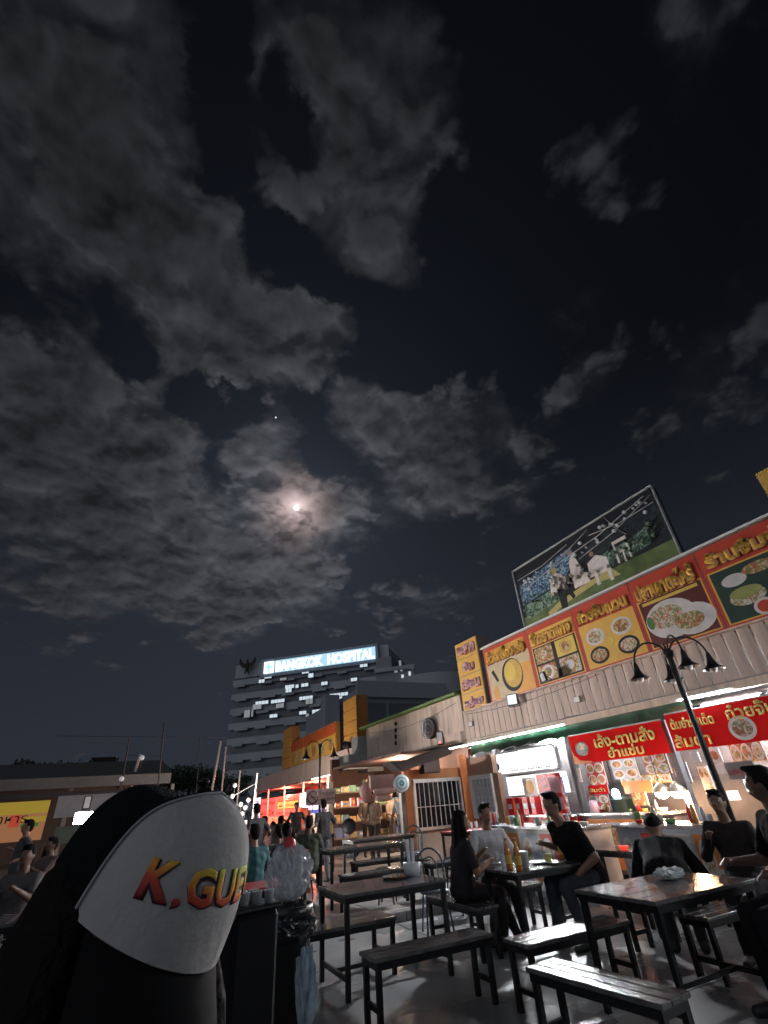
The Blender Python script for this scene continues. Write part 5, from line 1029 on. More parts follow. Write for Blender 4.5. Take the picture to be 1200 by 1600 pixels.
dm = thing('roof_pavilion', 'dark rounded hip roof on a pale wall beyond the left shed', 'building'); p = ay(162, 1183, 70); a = ay(135, 1203, 70); b = ay(190, 1203, 70)
m = MB(); m.slab([(a.x, 70, a.z), (b.x, 70, a.z), (b.x - .8, 70, p.z - .8), (p.x + 1.3, 70, p.z), (p.x - 1.3, 70, p.z), (a.x + .9, 70, p.z - 1.0)], (0, 1, 0), 6); m.build('roof', M('pavilion_roof', (.015, .015, .018), .8), dm); m = MB(); m.box((a.x + .2, 70.2, 0), (b.x - .2, 76, a.z - .02)); m.build('wall', M('pavilion_wall', (.16, .16, .17), .8), dm)
# ================================================================== people
mt_skin = M('skin', (.24, .13, .09), .5, 0, .06, 8); mt_skin2 = M('skin_light', (.44, .27, .20), .5, 0, .06, 8)
mt_hair = M('black_hair', (.010, .008, .008), .75, 0, .3, 30, .6, 90); mt_eye = M('eye_white', (.5, .48, .46), .2); mt_lip = M('lips', (.28, .09, .08), .5)
def two_bone(a, b, l1, l2, hint):
    a, b, hint = Vector(a), Vector(b), Vector(hint); d = b - a; L = d.length
    if L > (l1 + l2) * .995: b = a + d.normalized() * (l1 + l2) * .995; d = b - a; L = d.length
    x = (l1 * l1 - l2 * l2 + L * L) / (2 * L); h = math.sqrt(max(0, l1 * l1 - x * x)); n = d.normalized(); w = (hint - n * hint.dot(n)); w = w.normalized() if w.length > 1e-5 else Vector((0, 0, 1))
    return a + n * x + w * h, b
def caps(m, p, q, r, r2): m.tube(p, q, r, r2, 12); m.ell(p, (r, r, r), n=12, m=8); m.ell(q, (r2, r2, r2), n=12, m=8)
def remesh(m, vox, smooth=2):
    me = bpy.data.meshes.new('tmp'); me.from_pydata(m.v, [], m.f); o = bpy.data.objects.new('tmp', me); COL.objects.link(o)
    a = o.modifiers.new('r', 'REMESH'); a.mode = 'VOXEL'; a.voxel_size = vox; a.use_smooth_shade = True
    b = o.modifiers.new('s', 'SMOOTH'); b.iterations = smooth; b.factor = .5
    dg = bpy.context.evaluated_depsgraph_get(); dg.update(); r = bpy.data.meshes.new_from_object(o.evaluated_get(dg)); bpy.data.objects.remove(o); return r
def person(lab, loc, rz, hips=.52, lean=.0, side=0., head_yaw=0., head_pitch=0., feet=None, hands=None, shirt=(.3, .3, .3), trousers=(.02, .02, .03), hair='short', vox=.011, sleeves=.5, scale=1., legs=True, skin=None, group=None, shoes=(.02, .02, .02), hat=None, knees_out=.0, extra=None):
    """hips above the floor; feet and hands are local points; y is forward"""
    skin = skin or mt_skin; t = thing('person', lab, 'person', loc, rz, group); t.scale = (scale,) * 3
    P = []                                             # primitives (p, r, q, r2, tag)
    hip = Vector((0, 0, hips)); spine = Vector((side, math.sin(lean), math.cos(lean))).normalized(); chest = hip + spine * .36; neck = chest + spine * .17; xr = Vector((1, 0, 0))
    sh = [chest + spine * .08 + xr * s * .175 for s in (-1, 1)]
    hd = neck + (spine + Vector((0, 0, 1))).normalized() * .14 + Vector((0, .02, 0)); HR = Euler((head_pitch, 0, head_yaw), 'XYZ').to_matrix()
    for s in (-1, 1):
        P.append((hip + xr * s * .075, .115, hip + spine * .2 + xr * s * .06, .105, 's')); P.append((hip + spine * .18 + xr * s * .06, .103, chest + xr * s * .085, .105, 's'))
        P.append((chest + spine * .05 + xr * s * .06, .085, sh[(s + 1) // 2], .058, 's'))
    P.append((hip + spine * .02, .125, chest, .118, 's')); P.append((chest - spine * .05 + Vector((0, -.02, 0)), .112, chest + spine * .06, .09, 's'))
    P.append((neck - spine * .05, .06, hd - Vector((0, 0, .06)), .05, 'k'))
    feet = feet or [(-.12, .42, 0), (.12, .42, 0)]; hands = hands or [(-.15, .4, .78), (.15, .4, .78)]
    if legs:
        for i, s in enumerate((-1, 1)):
            h0 = hip + xr * s * .09; ft = Vector(feet[i]) + Vector((0, 0, .085)); kn, ft = two_bone(h0, ft, .43, .42, (s * knees_out, 1, .5)); P.append((h0, .092, kn, .06, 't')); P.append((kn, .06, ft, .042, 't')); fd = (kn - h0); fd.z = 0; fd = fd.normalized() if fd.length > .05 else Vector((0, 1, 0))
            P.append((ft - fd * .03 + Vector((0, 0, -.04)), .04, ft + fd * .15 + Vector((0, 0, -.055)), .03, 'fg'[i]))
    for i, s in enumerate((-1, 1)):
        el, hn = two_bone(sh[i], hands[i], .28, .25, (s * .6, -.5, -1)); mid = sh[i].lerp(el, .75) if sleeves < 1 else el
        P.append((sh[i], .055, mid, .05, 's' if sleeves > .2 else 'k'))
        P.append((mid, .044, el, .041, 's' if sleeves >= 1 else 'k')); P.append((el, .041, hn, .026, 's' if sleeves >= 1 else 'k')); d = (hn - el).normalized(); sd = d.cross(Vector((0, 0, 1))).normalized(); pm = hn + d * .05
        P.append((hn, .024, pm, .03, 'k')); 
        for f in range(4): b0 = pm + sd * (f - 1.5) * .018; b1 = b0 + d * (.045 - .004 * abs(f - 1.3)) - Vector((0, 0, .008)); P.append((b0, .009, b1, .0085, 'k')); P.append((b1, .0085, b1 + d * .022 - Vector((0, 0, .02)), .0075, 'k'))
        P.append((hn + d * .02, .012, hn + d * .06 - sd * s * .04, .0095, 'k'))
    m = MB()
    for (p, r, q, r2, _) in P: caps(m, p, q, r, r2)
    def H_(x, y, z): return hd + HR @ Vector((x, y, z))
    m.ell(hd, (.073, .09, .105), HR, 20, 14); m.ell(H_(0, .02, -.055), (.055, .065, .06), HR); m.ell(H_(0, .088, -.012), (.013, .02, .026), HR, 8, 6); m.ell(H_(0, .082, -.06), (.024, .012, .012), HR, 8, 6)
    for s in (-1, 1): m.ell(H_(s * .075, -.005, -.01), (.01, .02, .03), HR, 8, 6); m.ell(H_(s * .03, .075, .03), (.025, .014, .009), HR, 8, 6)
    me = remesh(m, vox, 3)
    me.materials.clear(); tags = ['k', 's', 't', 'f', 'g']; mats = [skin, M('cloth_%.2f_%.2f_%.2f' % shirt, shirt, .85, 0, .15, 10, .3, 60), M('cloth_%.2f_%.2f_%.2f' % trousers, trousers, .85, 0, .15, 10, .3, 60), M('shoe_%.2f' % shoes[0], shoes, .6)]; mats.append(mats[3])
    for x in mats: me.materials.append(x)
    n = len(me.polygons); C_ = np.empty(n * 3); me.polygons.foreach_get('center', C_); C_ = C_.reshape(-1, 3); best = np.full(n, 1e9); idx = np.zeros(n, int)
    for (p, r, q, r2, tg) in P + [(hd, .1, hd + Vector((0, 0, .01)), .1, 'k')]:
        p_, q_ = np.array(p), np.array(q); d = q_ - p_; tt = np.clip(((C_ - p_) @ d) / max(d @ d, 1e-9), 0, 1); ds = np.linalg.norm(C_ - p_ - tt[:, None] * d, axis=1) - (r + (r2 - r) * tt); k = ds < best; best[k] = ds[k]; idx[k] = tags.index(tg)
    body = bpy.data.objects.new('body', me); me.name = 'body'; COL.objects.link(body); body.parent = t
    # each garment is its own shell just outside the body
    V = np.empty(len(me.vertices) * 3); me.vertices.foreach_get('co', V); V = V.reshape(-1, 3); NV = np.array([tuple(v.normal) for v in me.vertices])
    polys = [tuple(p.vertices) for p in me.polygons]
    for tg, nm, mt, of in ((1, 'shirt', mats[1], .007), (2, 'trousers', mats[2], .006), (3, 'shoe', mats[3], .005), (4, 'shoe', mats[3], .005)):
        fs = [polys[i] for i in np.nonzero(idx == tg)[0]]
        if not fs: continue
        used = sorted({v for f in fs for v in f}); mp_ = {v: i for i, v in enumerate(used)}; U = V[used] + NV[used] * of
        if tg < 3: U = U + NV[used] * (np.sin(U[:, 2:3] * 55 + U[:, 0:1] * 30) * .0022)
        c = MB(); c.add([tuple(x) for x in U], [tuple(mp_[v] for v in f) for f in fs], True); c.build(nm, mt, t)
    me.materials.clear(); me.materials.append(skin)
    for s in (-1, 1): e = MB(); e.ell(H_(s * .03, .079, .012), (.012, .008, .007), HR, 8, 6); eo = e.build('eye', mt_eye, t); e = MB(); e.ell(H_(s * .03, .086, .012), (.006, .003, .006), HR, 8, 6); e.build('pupil', mt_black, eo)
    e = MB(); e.ell(H_(0, .092, -.06), (.022, .006, .007), HR, 10, 6); e.build('mouth', mt_lip, t)
    # hair
    h = MB()
    if hair != 'none':
        h.ell(H_(0, -.018, .028), (.084, .095, .098), HR, 18, 12); h.ell(H_(0, -.05, -.01), (.072, .06, .085), HR)
        if hair == 'short':
            for k in range(10): a = k * .63; h.ell(H_(.05 * math.cos(a), .02 + .05 * math.sin(a), .105), (.022, .022, .018), HR, 8, 6)
        if hair == 'long':
            for s in (-1, 1):
                pts = [H_(s * .07, -.01, .03), H_(s * .085, .0, -.08), H_(s * .09, .02, -.19) , H_(s * .08, .03, -.30)]
                for a, b, r in zip(pts[:-1], pts[1:], (.034, .036, .03)): caps(h, a, b, r, r * .85)
            for s in (-.6, 0, .6): caps(h, H_(s * .08, -.07, 0), H_(s * .12, -.09, -.22), .055, .05); caps(h, H_(s * .12, -.09, -.22), H_(s * .12, -.10, -.36), .05, .03)
        if hair == 'bun': h.ell(H_(0, -.1, .08), (.045, .045, .045), HR)
        hm = remesh(h, vox, 1); hm.materials.clear(); hm.materials.append(mt_hair)
        # trim what would cover the face
        bm = bmesh.new(); bm.from_mesh(hm); inv = HR.transposed(); dl = []
        for v in bm.verts:
            q = inv @ (v.co - hd)
            if q.y > .035 and q.z < .045 and abs(q.x) < .066: dl.append(v)
        bmesh.ops.delete(bm, geom=dl, context='VERTS'); bm.to_mesh(hm); bm.free(); ho = bpy.data.objects.new('hair', hm); hm.name = 'hair'; COL.objects.link(ho); ho.parent = t
    if hat:
        c = MB(); c.ell(H_(0, -.005, .045), (.09, .105, .085), HR, 20, 8); c.slab([H_(-.07, .06, .045), H_(.07, .06, .045), H_(.06, .16, .03), (H_(-.06, .16, .03))], HR @ Vector((0, 0, 1)), .008); c.build('cap', M('cap_%.2f' % hat[0], hat, .7), t)
    if extra: extra(t, H_, chest, hip)
    return t
# the three diners with beer
person('long-haired diner in a dark top at the left end of the beer table', (3.74, 5.80, 0), -1.8, hair='long', shirt=(.03, .025, .03), trousers=(.025, .022, .025), head_yaw=-.2, hands=[(-.02, .30, .88), (.12, .32, .80)], feet=[(-.1, .35, 0), (.08, .4, 0)], lean=.12, hips=.55, skin=mt_skin, sleeves=.5)
person('man in a loose grey-white shirt sitting behind the beer table, facing the camera', (4.50, 6.22, 0), 2.85, shirt=(.55, .53, .55), trousers=(.015, .015, .018), hands=[(-.24, .34, .8), (.2, .36, .8)], feet=[(-.08, .62, 0), (.05, .75, 0)], lean=.08, hips=.56, head_yaw=.15, sleeves=1, scale=1.02)
person('man in a black polo leaning forward over the right end of the beer table', (5.12, 5.16, 0), 1.5, shirt=(.010, .010, .012), trousers=(.04, .045, .06), hands=[(-.12, .28, .55), (.26, .30, .80)], feet=[(-.12, .3, 0), (.14, .42, 0)], lean=.48, hips=.55, head_pitch=-.12, sleeves=.5, scale=1.14)
# right group
person('diner in dark clothes hunched over, seen from behind the large reflecting table', (5.05, 4.05, 0), -.9, shirt=(.008, .006, .006), trousers=(.02, .02, .02), lean=1.2, head_pitch=-1.2, hips=.62, hands=[(-.1, .5, .5), (.15, .5, .5)], sleeves=1, scale=1.12)
person('thin diner in a loose grey shirt sitting behind the lamp post', (5.9, 3.80, 0), 1.9, shirt=(.035, .028, .028), trousers=(.03, .03, .03), lean=.12, hips=.58, hands=[(-.15, .36, .78), (.15, .3, .95)], sleeves=1, skin=mt_skin)
person('diner in a black T-shirt with cropped black hair at the right edge', (4.86, 2.66, 0), 1.0, shirt=(.004, .004, .005), trousers=(.01, .01, .012), lean=.05, hips=.58, head_yaw=-.6, hands=[(-.2, .3, .75), (.2, .35, .78)], sleeves=.5, scale=1.13, skin=M('skin_deep', (.12, .06, .045), .5))
# standing people
person('cook in pale cap and white shirt standing by the black sign post', (6.75, 12.9, KZ), 2.3, hips=.93, shirt=(.5, .5, .52), trousers=(.16, .19, .24), hat=(.45, .43, .40), feet=[(-.1, .02, 0), (.1, -.04, 0)], hands=[(-.28, .25, .95), (.24, .3, .95)], vox=.014, lean=.12, head_pitch=-.25, hair='short', scale=.93)
person('customer in a dark coat holding a white box, inside the brown passage', (6.75, 15.2, KZ), 2.9, hips=.93, shirt=(.30, .22, .16), trousers=(.06, .05, .05), feet=[(-.1, .02, 0), (.1, -.04, 0)], hands=[(-.2, .25, 1.0), (.2, .25, 1.0)], vox=.016, scale=.93)
person('person in a grey T-shirt carrying round dark pans by the no-smoking post', (4.1, 11.6, KZ), .2, hips=.93, shirt=(.05, .05, .055), trousers=(.16, .19, .22), feet=[(-.1, .02, 0), (.1, -.04, 0)], hands=[(-.3, .1, 1.1), (.42, .1, 1.25)], vox=.014, scale=.86)
for i, (px, py, r) in enumerate(((545, 1291, .15), (550, 1326, .17))):
    c = ay(px, py, 11.5); t = thing('round_pan', ['upper round dark pan carried beside the no-smoking post', 'lower round dark pan carried beside the no-smoking post'][i], 'pan', group='round dark pans'); m = MB(); m.lathe([(0, 0), (r, 0), (r * 1.03, .04), (r * .98, .04), (r * .96, .01), (0, .01)], c, 26, (-.2, -1, 0)); m.build('pan', M('pan_dark', (.05, .045, .05), .5, .3), t); m = MB(); m.tube(c + Vector((-r, 0, 0)), c + Vector((-r - .15, 0, .03)), .014); m.build('handle', mt_black, t)
# crowd at the left, seated in front of the far hall
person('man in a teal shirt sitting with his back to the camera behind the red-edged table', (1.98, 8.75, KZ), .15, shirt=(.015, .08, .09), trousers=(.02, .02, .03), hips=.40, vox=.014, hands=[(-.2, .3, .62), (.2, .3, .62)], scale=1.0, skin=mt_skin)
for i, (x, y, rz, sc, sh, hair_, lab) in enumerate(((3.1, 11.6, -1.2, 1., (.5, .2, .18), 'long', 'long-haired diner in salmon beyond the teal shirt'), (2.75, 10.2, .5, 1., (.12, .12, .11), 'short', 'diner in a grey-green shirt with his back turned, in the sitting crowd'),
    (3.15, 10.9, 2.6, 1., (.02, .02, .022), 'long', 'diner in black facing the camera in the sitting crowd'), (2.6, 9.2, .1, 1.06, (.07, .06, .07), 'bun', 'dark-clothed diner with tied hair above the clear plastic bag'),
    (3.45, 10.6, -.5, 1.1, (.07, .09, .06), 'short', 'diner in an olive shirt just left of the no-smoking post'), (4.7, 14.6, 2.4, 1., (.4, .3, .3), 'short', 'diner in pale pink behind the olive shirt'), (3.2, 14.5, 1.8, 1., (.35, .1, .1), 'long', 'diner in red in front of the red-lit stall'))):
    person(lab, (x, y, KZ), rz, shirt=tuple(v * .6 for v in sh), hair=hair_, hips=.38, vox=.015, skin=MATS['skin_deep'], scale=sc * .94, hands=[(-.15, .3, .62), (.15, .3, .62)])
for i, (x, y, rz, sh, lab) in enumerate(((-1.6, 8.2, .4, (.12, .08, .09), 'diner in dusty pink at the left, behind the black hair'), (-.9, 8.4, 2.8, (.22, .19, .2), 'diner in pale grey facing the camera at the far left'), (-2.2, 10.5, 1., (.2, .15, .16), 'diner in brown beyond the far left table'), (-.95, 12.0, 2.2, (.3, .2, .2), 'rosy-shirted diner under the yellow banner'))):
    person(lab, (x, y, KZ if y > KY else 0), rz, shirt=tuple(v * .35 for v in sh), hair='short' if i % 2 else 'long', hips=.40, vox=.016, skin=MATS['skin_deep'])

PSRC = [o for o in S.objects if o.get('label', '').startswith('customer in a dark coat')][0]; PSRC['label'] = 'customer in a beige shirt inside the brown passage, hands together'
for (px, yy_, r, lab) in ((586, 14.4, 2.2, 'customer half turned at the left side of the brown passage'), (612, 15.6, -2.6, 'customer farthest back in the brown passage')):
    p = ay(px, 1300, yy_); dup(PSRC, (p.x, yy_, KZ), r, lab)
src = [o for o in S.objects if o.type == 'EMPTY' and o.get('category') == 'person' and o.location.y > 11 and o.location.y < 14 and o.location.x < 5]
for i, (px, py, yy_, r, lab) in enumerate(((398, 1318, 11.0, .4, 'dark figure just right of the cap, left of the teal shirt'), (425, 1322, 13.5, 2.2, 'figure between the teal shirt and the clear bag'), (437, 1318, 15.0, -.9, 'small figure deep in the crowd below the red wall'), (462, 1312, 16.0, 2.8, 'figure far back in the crowd below the bright light box'), (482, 1316, 12.6, .8, 'figure in the crowd just left of the sign post'), (412, 1315, 17.0, 1.4, 'farthest seated figure at the left of the crowd'), (30, 1345, 11.0, 1.9, 'dim figure under the right end of the yellow banner'), (75, 1340, 13.0, -1.2, 'dim figure below the grey-white panel'))):
    p = ay(px, py, yy_); dup(src[i % len(src)], (p.x, yy_, KZ), r, lab, 'seated crowd at the left')
# ================================================================== bins and bags left of the near table
t = thing('rubbish_bag', 'big clear plastic bag with a red cap, standing on a black bin', 'bag', (1.45, 5.0, .80), .3)
b = crumple((.20, .17, .20), 5, 26, 18, .2); b.build('bag', M('bag_film', (.45, .47, .52), .16, 0, .25, 9, .5, 14, alpha=.6, coat=.4), t)
m = MB(); m.ell((.0, 0, .40), (.055, .055, .07)); m.tube((0, 0, .34), (0, 0, .43), .05, .03); m.build('cap', M('cap_red', (.5, .03, .04), .4), t)
for k in range(3): m = MB(); m.tube((-.08 + k * .09, -.03, .05), (-.05 + k * .07, -.02, .38), .035, .02); m.build('bottle', M('bag_bottle', (.55, .6, .62), .2), t)
t = thing('rubbish_bin', 'black bin with a sagging black liner under the clear bag', 'bin', (1.45, 5.0, 0), .3)
m = MB(); m.lathe([(0, 0), (.17, 0), (.20, .72), (.215, .74), (.215, .79), (.19, .79), (.19, .77), (0, .75)], n=26); m.build('bin', mt_black, t)
b = crumple((.25, .23, .16), 9, 24, 14, .12); [0]; b.T = Matrix.Identity(4); b.v = [(x, y, z + .50) for x, y, z in b.v]; b.build('liner', M('black_liner', (.012, .012, .016), .25, 0, .2, 8, .6, 12), t)
t = thing('shopping_bag', 'shiny pale plastic bag hanging down beside the black bin', 'bag', (1.50, 4.62, .08), 0); b = crumple((.07, .05, .24), 13, 18, 14, .3); b.build('bag', M('hanging_film', (.35, .42, .5), .15, 0, .3, 12, alpha=.8), t)
t = thing('black_crate', 'tall black box-shaped bin crowded with white cups, right of the cap', 'bin', (.83, 3.75, 0), .25)
m = MB(); m.box((-.15, -.15, 0), (.15, .15, .98)); m.build('box', M('matt_black', (.006, .006, .008), .7), t, .03); m = MB(); m.box((-.16, -.16, .98), (.16, .16, 1.005)); m.build('rim', mt_black, t, .008)
for i in range(7):
    x, y = .83 - .11 + (i % 4) * .075, 3.75 + .09 * (i // 4) - .07
    lathe_thing('foam_cup', ['leftmost', 'second', 'third', 'fourth', 'back left', 'back middle', 'back right'][i] + ' of the used white cups crowded on the tall black bin', 'cup', (x, y, 1.006), [(0, 0), (.024, 0), (.032, .06), (.034, .062), (.03, .06), (0, .05)], M('used_cup', (.4, .42, .42), .4), 'used cups on the black bin', 14)

# ================================================================== capped person close to the lens
cp = thing('person', 'long black-haired person in a black mesh cap with white front, close to the camera', 'person', (0, 0, 0))
hc = Vector((.032, .735, 1.402))                      # head centre
# frame of the cap: forward towards the lens and a little right, leaning to the right
fw = Vector((.56, -1, -.46)).normalized(); upv = (Vector((.20, .10, 1)) - fw * Vector((.20, .10, 1)).dot(fw)).normalized(); rt = fw.cross(upv) * -1
rt = upv.cross(fw) * -1; HRm = Matrix((rt, -fw * -1, upv)).transposed()   # columns: right(ish), forward, up
def L(x, y, z): return hc + rt * x + fw * y + upv * z
def crown(a, t):
    """surface of the tall foam crown: a = angle from the front, t = 0 brim .. 1 top"""
    front = max(0, math.cos(a)); h = .108 + .022 * front; r = math.cos(t * PI / 2) ** (.50 if front > .2 else .62)
    bk = max(0, -math.cos(a)); rx, ry = .088, .103 + .012 * front + .045 * bk; z = .015 + h * math.sin(t * PI / 2) ** .95
    return L(rx * r * math.sin(a), ry * r * math.cos(a) + .004, z)
def off(a, t, d): c0 = crown(a, t); n_ = (c0 - L(0, 0, .03)).normalized(); return c0 + n_ * d
def shell(a0f, a1f, nt, na, d, tmax=1.):
    m = MB(); vs = []; fs = []
    for j in range(nt + 1):
        t_ = tmax * j / nt
        for i in range(na + 1):
            a = a0f(t_) + (a1f(t_) - a0f(t_)) * i / na; vs.append(off(a, t_, d))
    for j in range(nt):
        for i in range(na): fs.append((j * (na + 1) + i, j * (na + 1) + i + 1, (j + 1) * (na + 1) + i + 1, (j + 1) * (na + 1) + i))
    m.add(vs, fs, True); return m
def edge(t): return math.radians(76) * math.sqrt(max(0.0, 1 - (t / .93) ** 4.5)) + .02
m = shell(lambda t: -edge(t), lambda t: edge(t), 26, 30, .0025, .93); fp_ = m.build('cap_front', M('foam_front', (.42, .40, .40), .85, 0, .05, 5, .15, 90), cp)
m = shell(lambda t: edge(t) * .99, lambda t: 2 * PI - edge(t) * .99, 26, 44, 0); m.build('cap_mesh', M('cap_mesh', (.010, .012, .015), .8, 0, .3, 60, 1., 240), cp)
m = MB(); pts = [off(edge(.93 * i / 24) * s, .93 * i / 24, .004) for s in (1,) for i in range(25)]; m.path(pts, .0016, 6); pts = [off(-edge(.93 * i / 24), .93 * i / 24, .004) for i in range(25)]; m.path(pts, .0016, 6); m.build('piping', M('cap_piping', (.35, .35, .38), .7), cp)
m = MB(); m.ell(off(0, 1, .002), (.008, .008, .004)); m.build('button', mt_black, cp)
m = MB(); vs = []; nb_ = 24                       # curved brim
for lay in (0, .003):
    for j in range(7):
        for i in range(nb_ + 1):
            a = math.radians(-66 + 132 * i / nb_); e = j / 6; c0 = crown(a, 0); d = L(0, 1, 0) - L(0, 0, 0); q = c0 + fw * .078 * e * math.cos(a * .9) ** .6 - upv * (.055 * e + .034 * (abs(math.sin(a)) ** 2) * e + lay + .002); vs.append(q)
w = nb_ + 1; fs = [(l * 7 * w + j * w + i, l * 7 * w + j * w + i + 1, l * 7 * w + (j + 1) * w + i + 1, l * 7 * w + (j + 1) * w + i) for l in (0, 1) for j in range(6) for i in range(nb_)]
m.add(vs, fs, True); m.build('cap_brim', M('brim_black', (.006, .006, .007), .8), cp)
# lettering on the foam, gradient from yellow down to red with a black outline
SGN = 1 if (off(.3, .3, 0) - off(0, .3, 0)).x > 0 else -1
def flame():
    m = M('flame_print', (.6, .3, .05), .6); t = m.node_tree; b = t.nodes['Principled BSDF']; co = t.nodes.new('ShaderNodeTexCoord'); dt = t.nodes.new('ShaderNodeVectorMath'); dt.operation = 'DOT_PRODUCT'; sb = t.nodes.new('ShaderNodeVectorMath'); sb.operation = 'SUBTRACT'
    t.links.new(co.outputs['Object'], sb.inputs[0]); sb.inputs[1].default_value = tuple(off(.3, .30, 0)); t.links.new(sb.outputs[0], dt.inputs[0]); dt.inputs[1].default_value = tuple(upv)
    mr = t.nodes.new('ShaderNodeMapRange'); mr.inputs[1].default_value = -.022; mr.inputs[2].default_value = .024; t.links.new(dt.outputs['Value'], mr.inputs[0]); cr = t.nodes.new('ShaderNodeValToRGB'); e = cr.color_ramp.elements
    e[0].color = (.20, .01, .02, 1); e[1].color = (.50, .66, .08, 1); e1 = e.new(.35); e1.color = (.60, .07, .03, 1); e2 = e.new(.62); e2.color = (.80, .38, .04, 1); t.links.new(mr.outputs[0], cr.inputs[0]); t.links.new(cr.outputs[0], b.inputs['Base Color']); return m
def wrap_text(s_, a0, a1, t0, t1, mat, d, bold, nm='lettering'):
    a00 = SGN * math.radians(-52)
    o = text(s_, 1, 1, mat, (0, 0, 0), (1, 0, 0), (0, 1, 0), None, nm, bold, .001)
    me = o.data
    bm = bmesh.new(); bm.from_mesh(me); bmesh.ops.triangulate(bm, faces=bm.faces)
    for _ in range(2):
        le = [e for e in bm.edges if e.calc_length() > .06]; bmesh.ops.subdivide_edges(bm, edges=le, cuts=1); bmesh.ops.triangulate(bm, faces=bm.faces)
    for v in bm.verts: u, w = v.co.x + .5, v.co.y + .5; u -= .04 * (w - .5); v.co = off(a0 + (a1 - a0) * u, t0 + (t1 - t0) * w + .07 * abs(a0 + (a1 - a0) * u - a00), d + v.co.z * .3)
    bm.to_mesh(me); bm.free(); o.parent = fp_; return o
FL = flame()
def WT(s_, a0, a1, t0, t1): wrap_text(s_, SGN * a0, SGN * a1, t0, t1, M('print_outline', (.02, .008, .02), .6), .0032, .075); wrap_text(s_, SGN * a0, SGN * a1, t0 + .006, t1 + .006, FL, .0036, .034)
WT('K', math.radians(-52), math.radians(-34), .17, .35); WT(',', math.radians(-32), math.radians(-27), .16, .20); WT('GUEV', math.radians(-27), math.radians(39), .17, .34)
[wrap_text(c_, SGN * math.radians(a_), SGN * math.radians(a_ + 6), .07, .11, M('print_outline', (.02, .008, .02), .6), .004, .0) for c_, a_ in (('A', 24), ('R', 32))]
# head, neck and body below
mface = MB()
def el(x, y, z, r, n=20, mm=14): mface.ell(L(x, y, z), r, HRm, n, mm)
el(0, 0, 0, (.076, .092, .105)); el(0, .025, -.06, (.055, .062, .06)); el(0, .095, -.022, (.013, .02, .028)); el(0, .088, -.068, (.026, .014, .013)); el(-.078, -.01, -.02, (.01, .02, .032)); el(.078, -.01, -.02, (.01, .02, .032))
caps(mface, L(0, -.02, -.06), Vector((.03, .78, 1.20)), .058, .062); 
for s in (-1, 1):
    c0 = Vector((.02, .80, 1.13)); caps(mface, c0, c0 + Vector((s * .17, .0, -.03)), .075, .06); el_ = c0 + Vector((s * .23, -.03, -.30)); caps(mface, c0 + Vector((s * .17, 0, -.03)), el_, .055, .042); hn = el_ + Vector((-s * .08, -.22, -.02)); caps(mface, el_, hn, .042, .028)
    caps(mface, hn, hn + Vector((-s * .02, -.06, 0)), .03, .03)
    for f in range(4): b0 = hn + Vector((-s * .02 + (f - 1.5) * .02, -.07, 0)); caps(mface, b0, b0 + Vector((0, -.045, -.01)), .009, .0085); caps(mface, b0 + Vector((0, -.045, -.01)), b0 + Vector((0, -.06, -.03)), .0085, .0075)
    caps(mface, hn + Vector((s * -.03, -.02, 0)), hn + Vector((-s * .06, -.06, .0)), .012, .009)
    caps(mface, c0 + Vector((s * .08, .0, -.05)), Vector((.02 + s * .09, .88, .60)), .11, .11); caps(mface, Vector((.02 + s * .09, .86, .56)), Vector((.02 + s * .12, .46, .56)), .09, .065); caps(mface, Vector((.02 + s * .12, .46, .56)), Vector((.02 + s * .12, .50, .06)), .062, .045); caps(mface, Vector((.02 + s * .12, .50, .05)), Vector((.02 + s * .12, .33, .04)), .042, .032)
me = remesh(mface, .009, 3); me.materials.clear(); me.materials.append(mt_skin2); bo = bpy.data.objects.new('body', me); me.name = 'body'; COL.objects.link(bo); bo.parent = cp
V = np.array([tuple(v.co) for v in me.vertices]); NV = np.array([tuple(v.normal) for v in me.vertices])
def garment(nm, cond, mt, of):
    fs = [tuple(p.vertices) for p in me.polygons if cond(p.center)]; used = sorted({v for f in fs for v in f}); mp_ = {v: i for i, v in enumerate(used)}; c = MB(); c.add([tuple(V[v] + NV[v] * of) for v in used], [tuple(mp_[v] for v in f) for f in fs], True); c.build(nm, mt, cp)
def isarm(c): return abs(c.x - .02) > .16 and c.y < .79 and c.z < 1.0
garment('shirt', lambda c: c.z > .62 and c.z < 1.215 and not (c.y < .74 and c.z < .88) , M('shirt_black', (.006, .006, .008), .85), .009); garment('trousers', lambda c: c.z <= .62 and c.z > .12, M('trousers_black', (.01, .01, .012), .85), .008); garment('shoe', lambda c: c.z <= .12 and c.x < .02, mt_black, .006); garment('shoe', lambda c: c.z <= .12 and c.x >= .02, mt_black, .006)
for s in (-1, 1): e_ = MB(); e_.ell(L(s * .032, .082, .0), (.012, .008, .008), HRm, 10, 8); eo = e_.build('eye', mt_eye, cp); e_ = MB(); e_.ell(L(s * .032, .09, .0), (.006, .003, .006), HRm, 8, 6); e_.build('pupil', mt_black, eo)
e_ = MB(); e_.ell(L(0, .1, -.068), (.024, .006, .007), HRm, 10, 6); e_.build('mouth', mt_lip, cp)
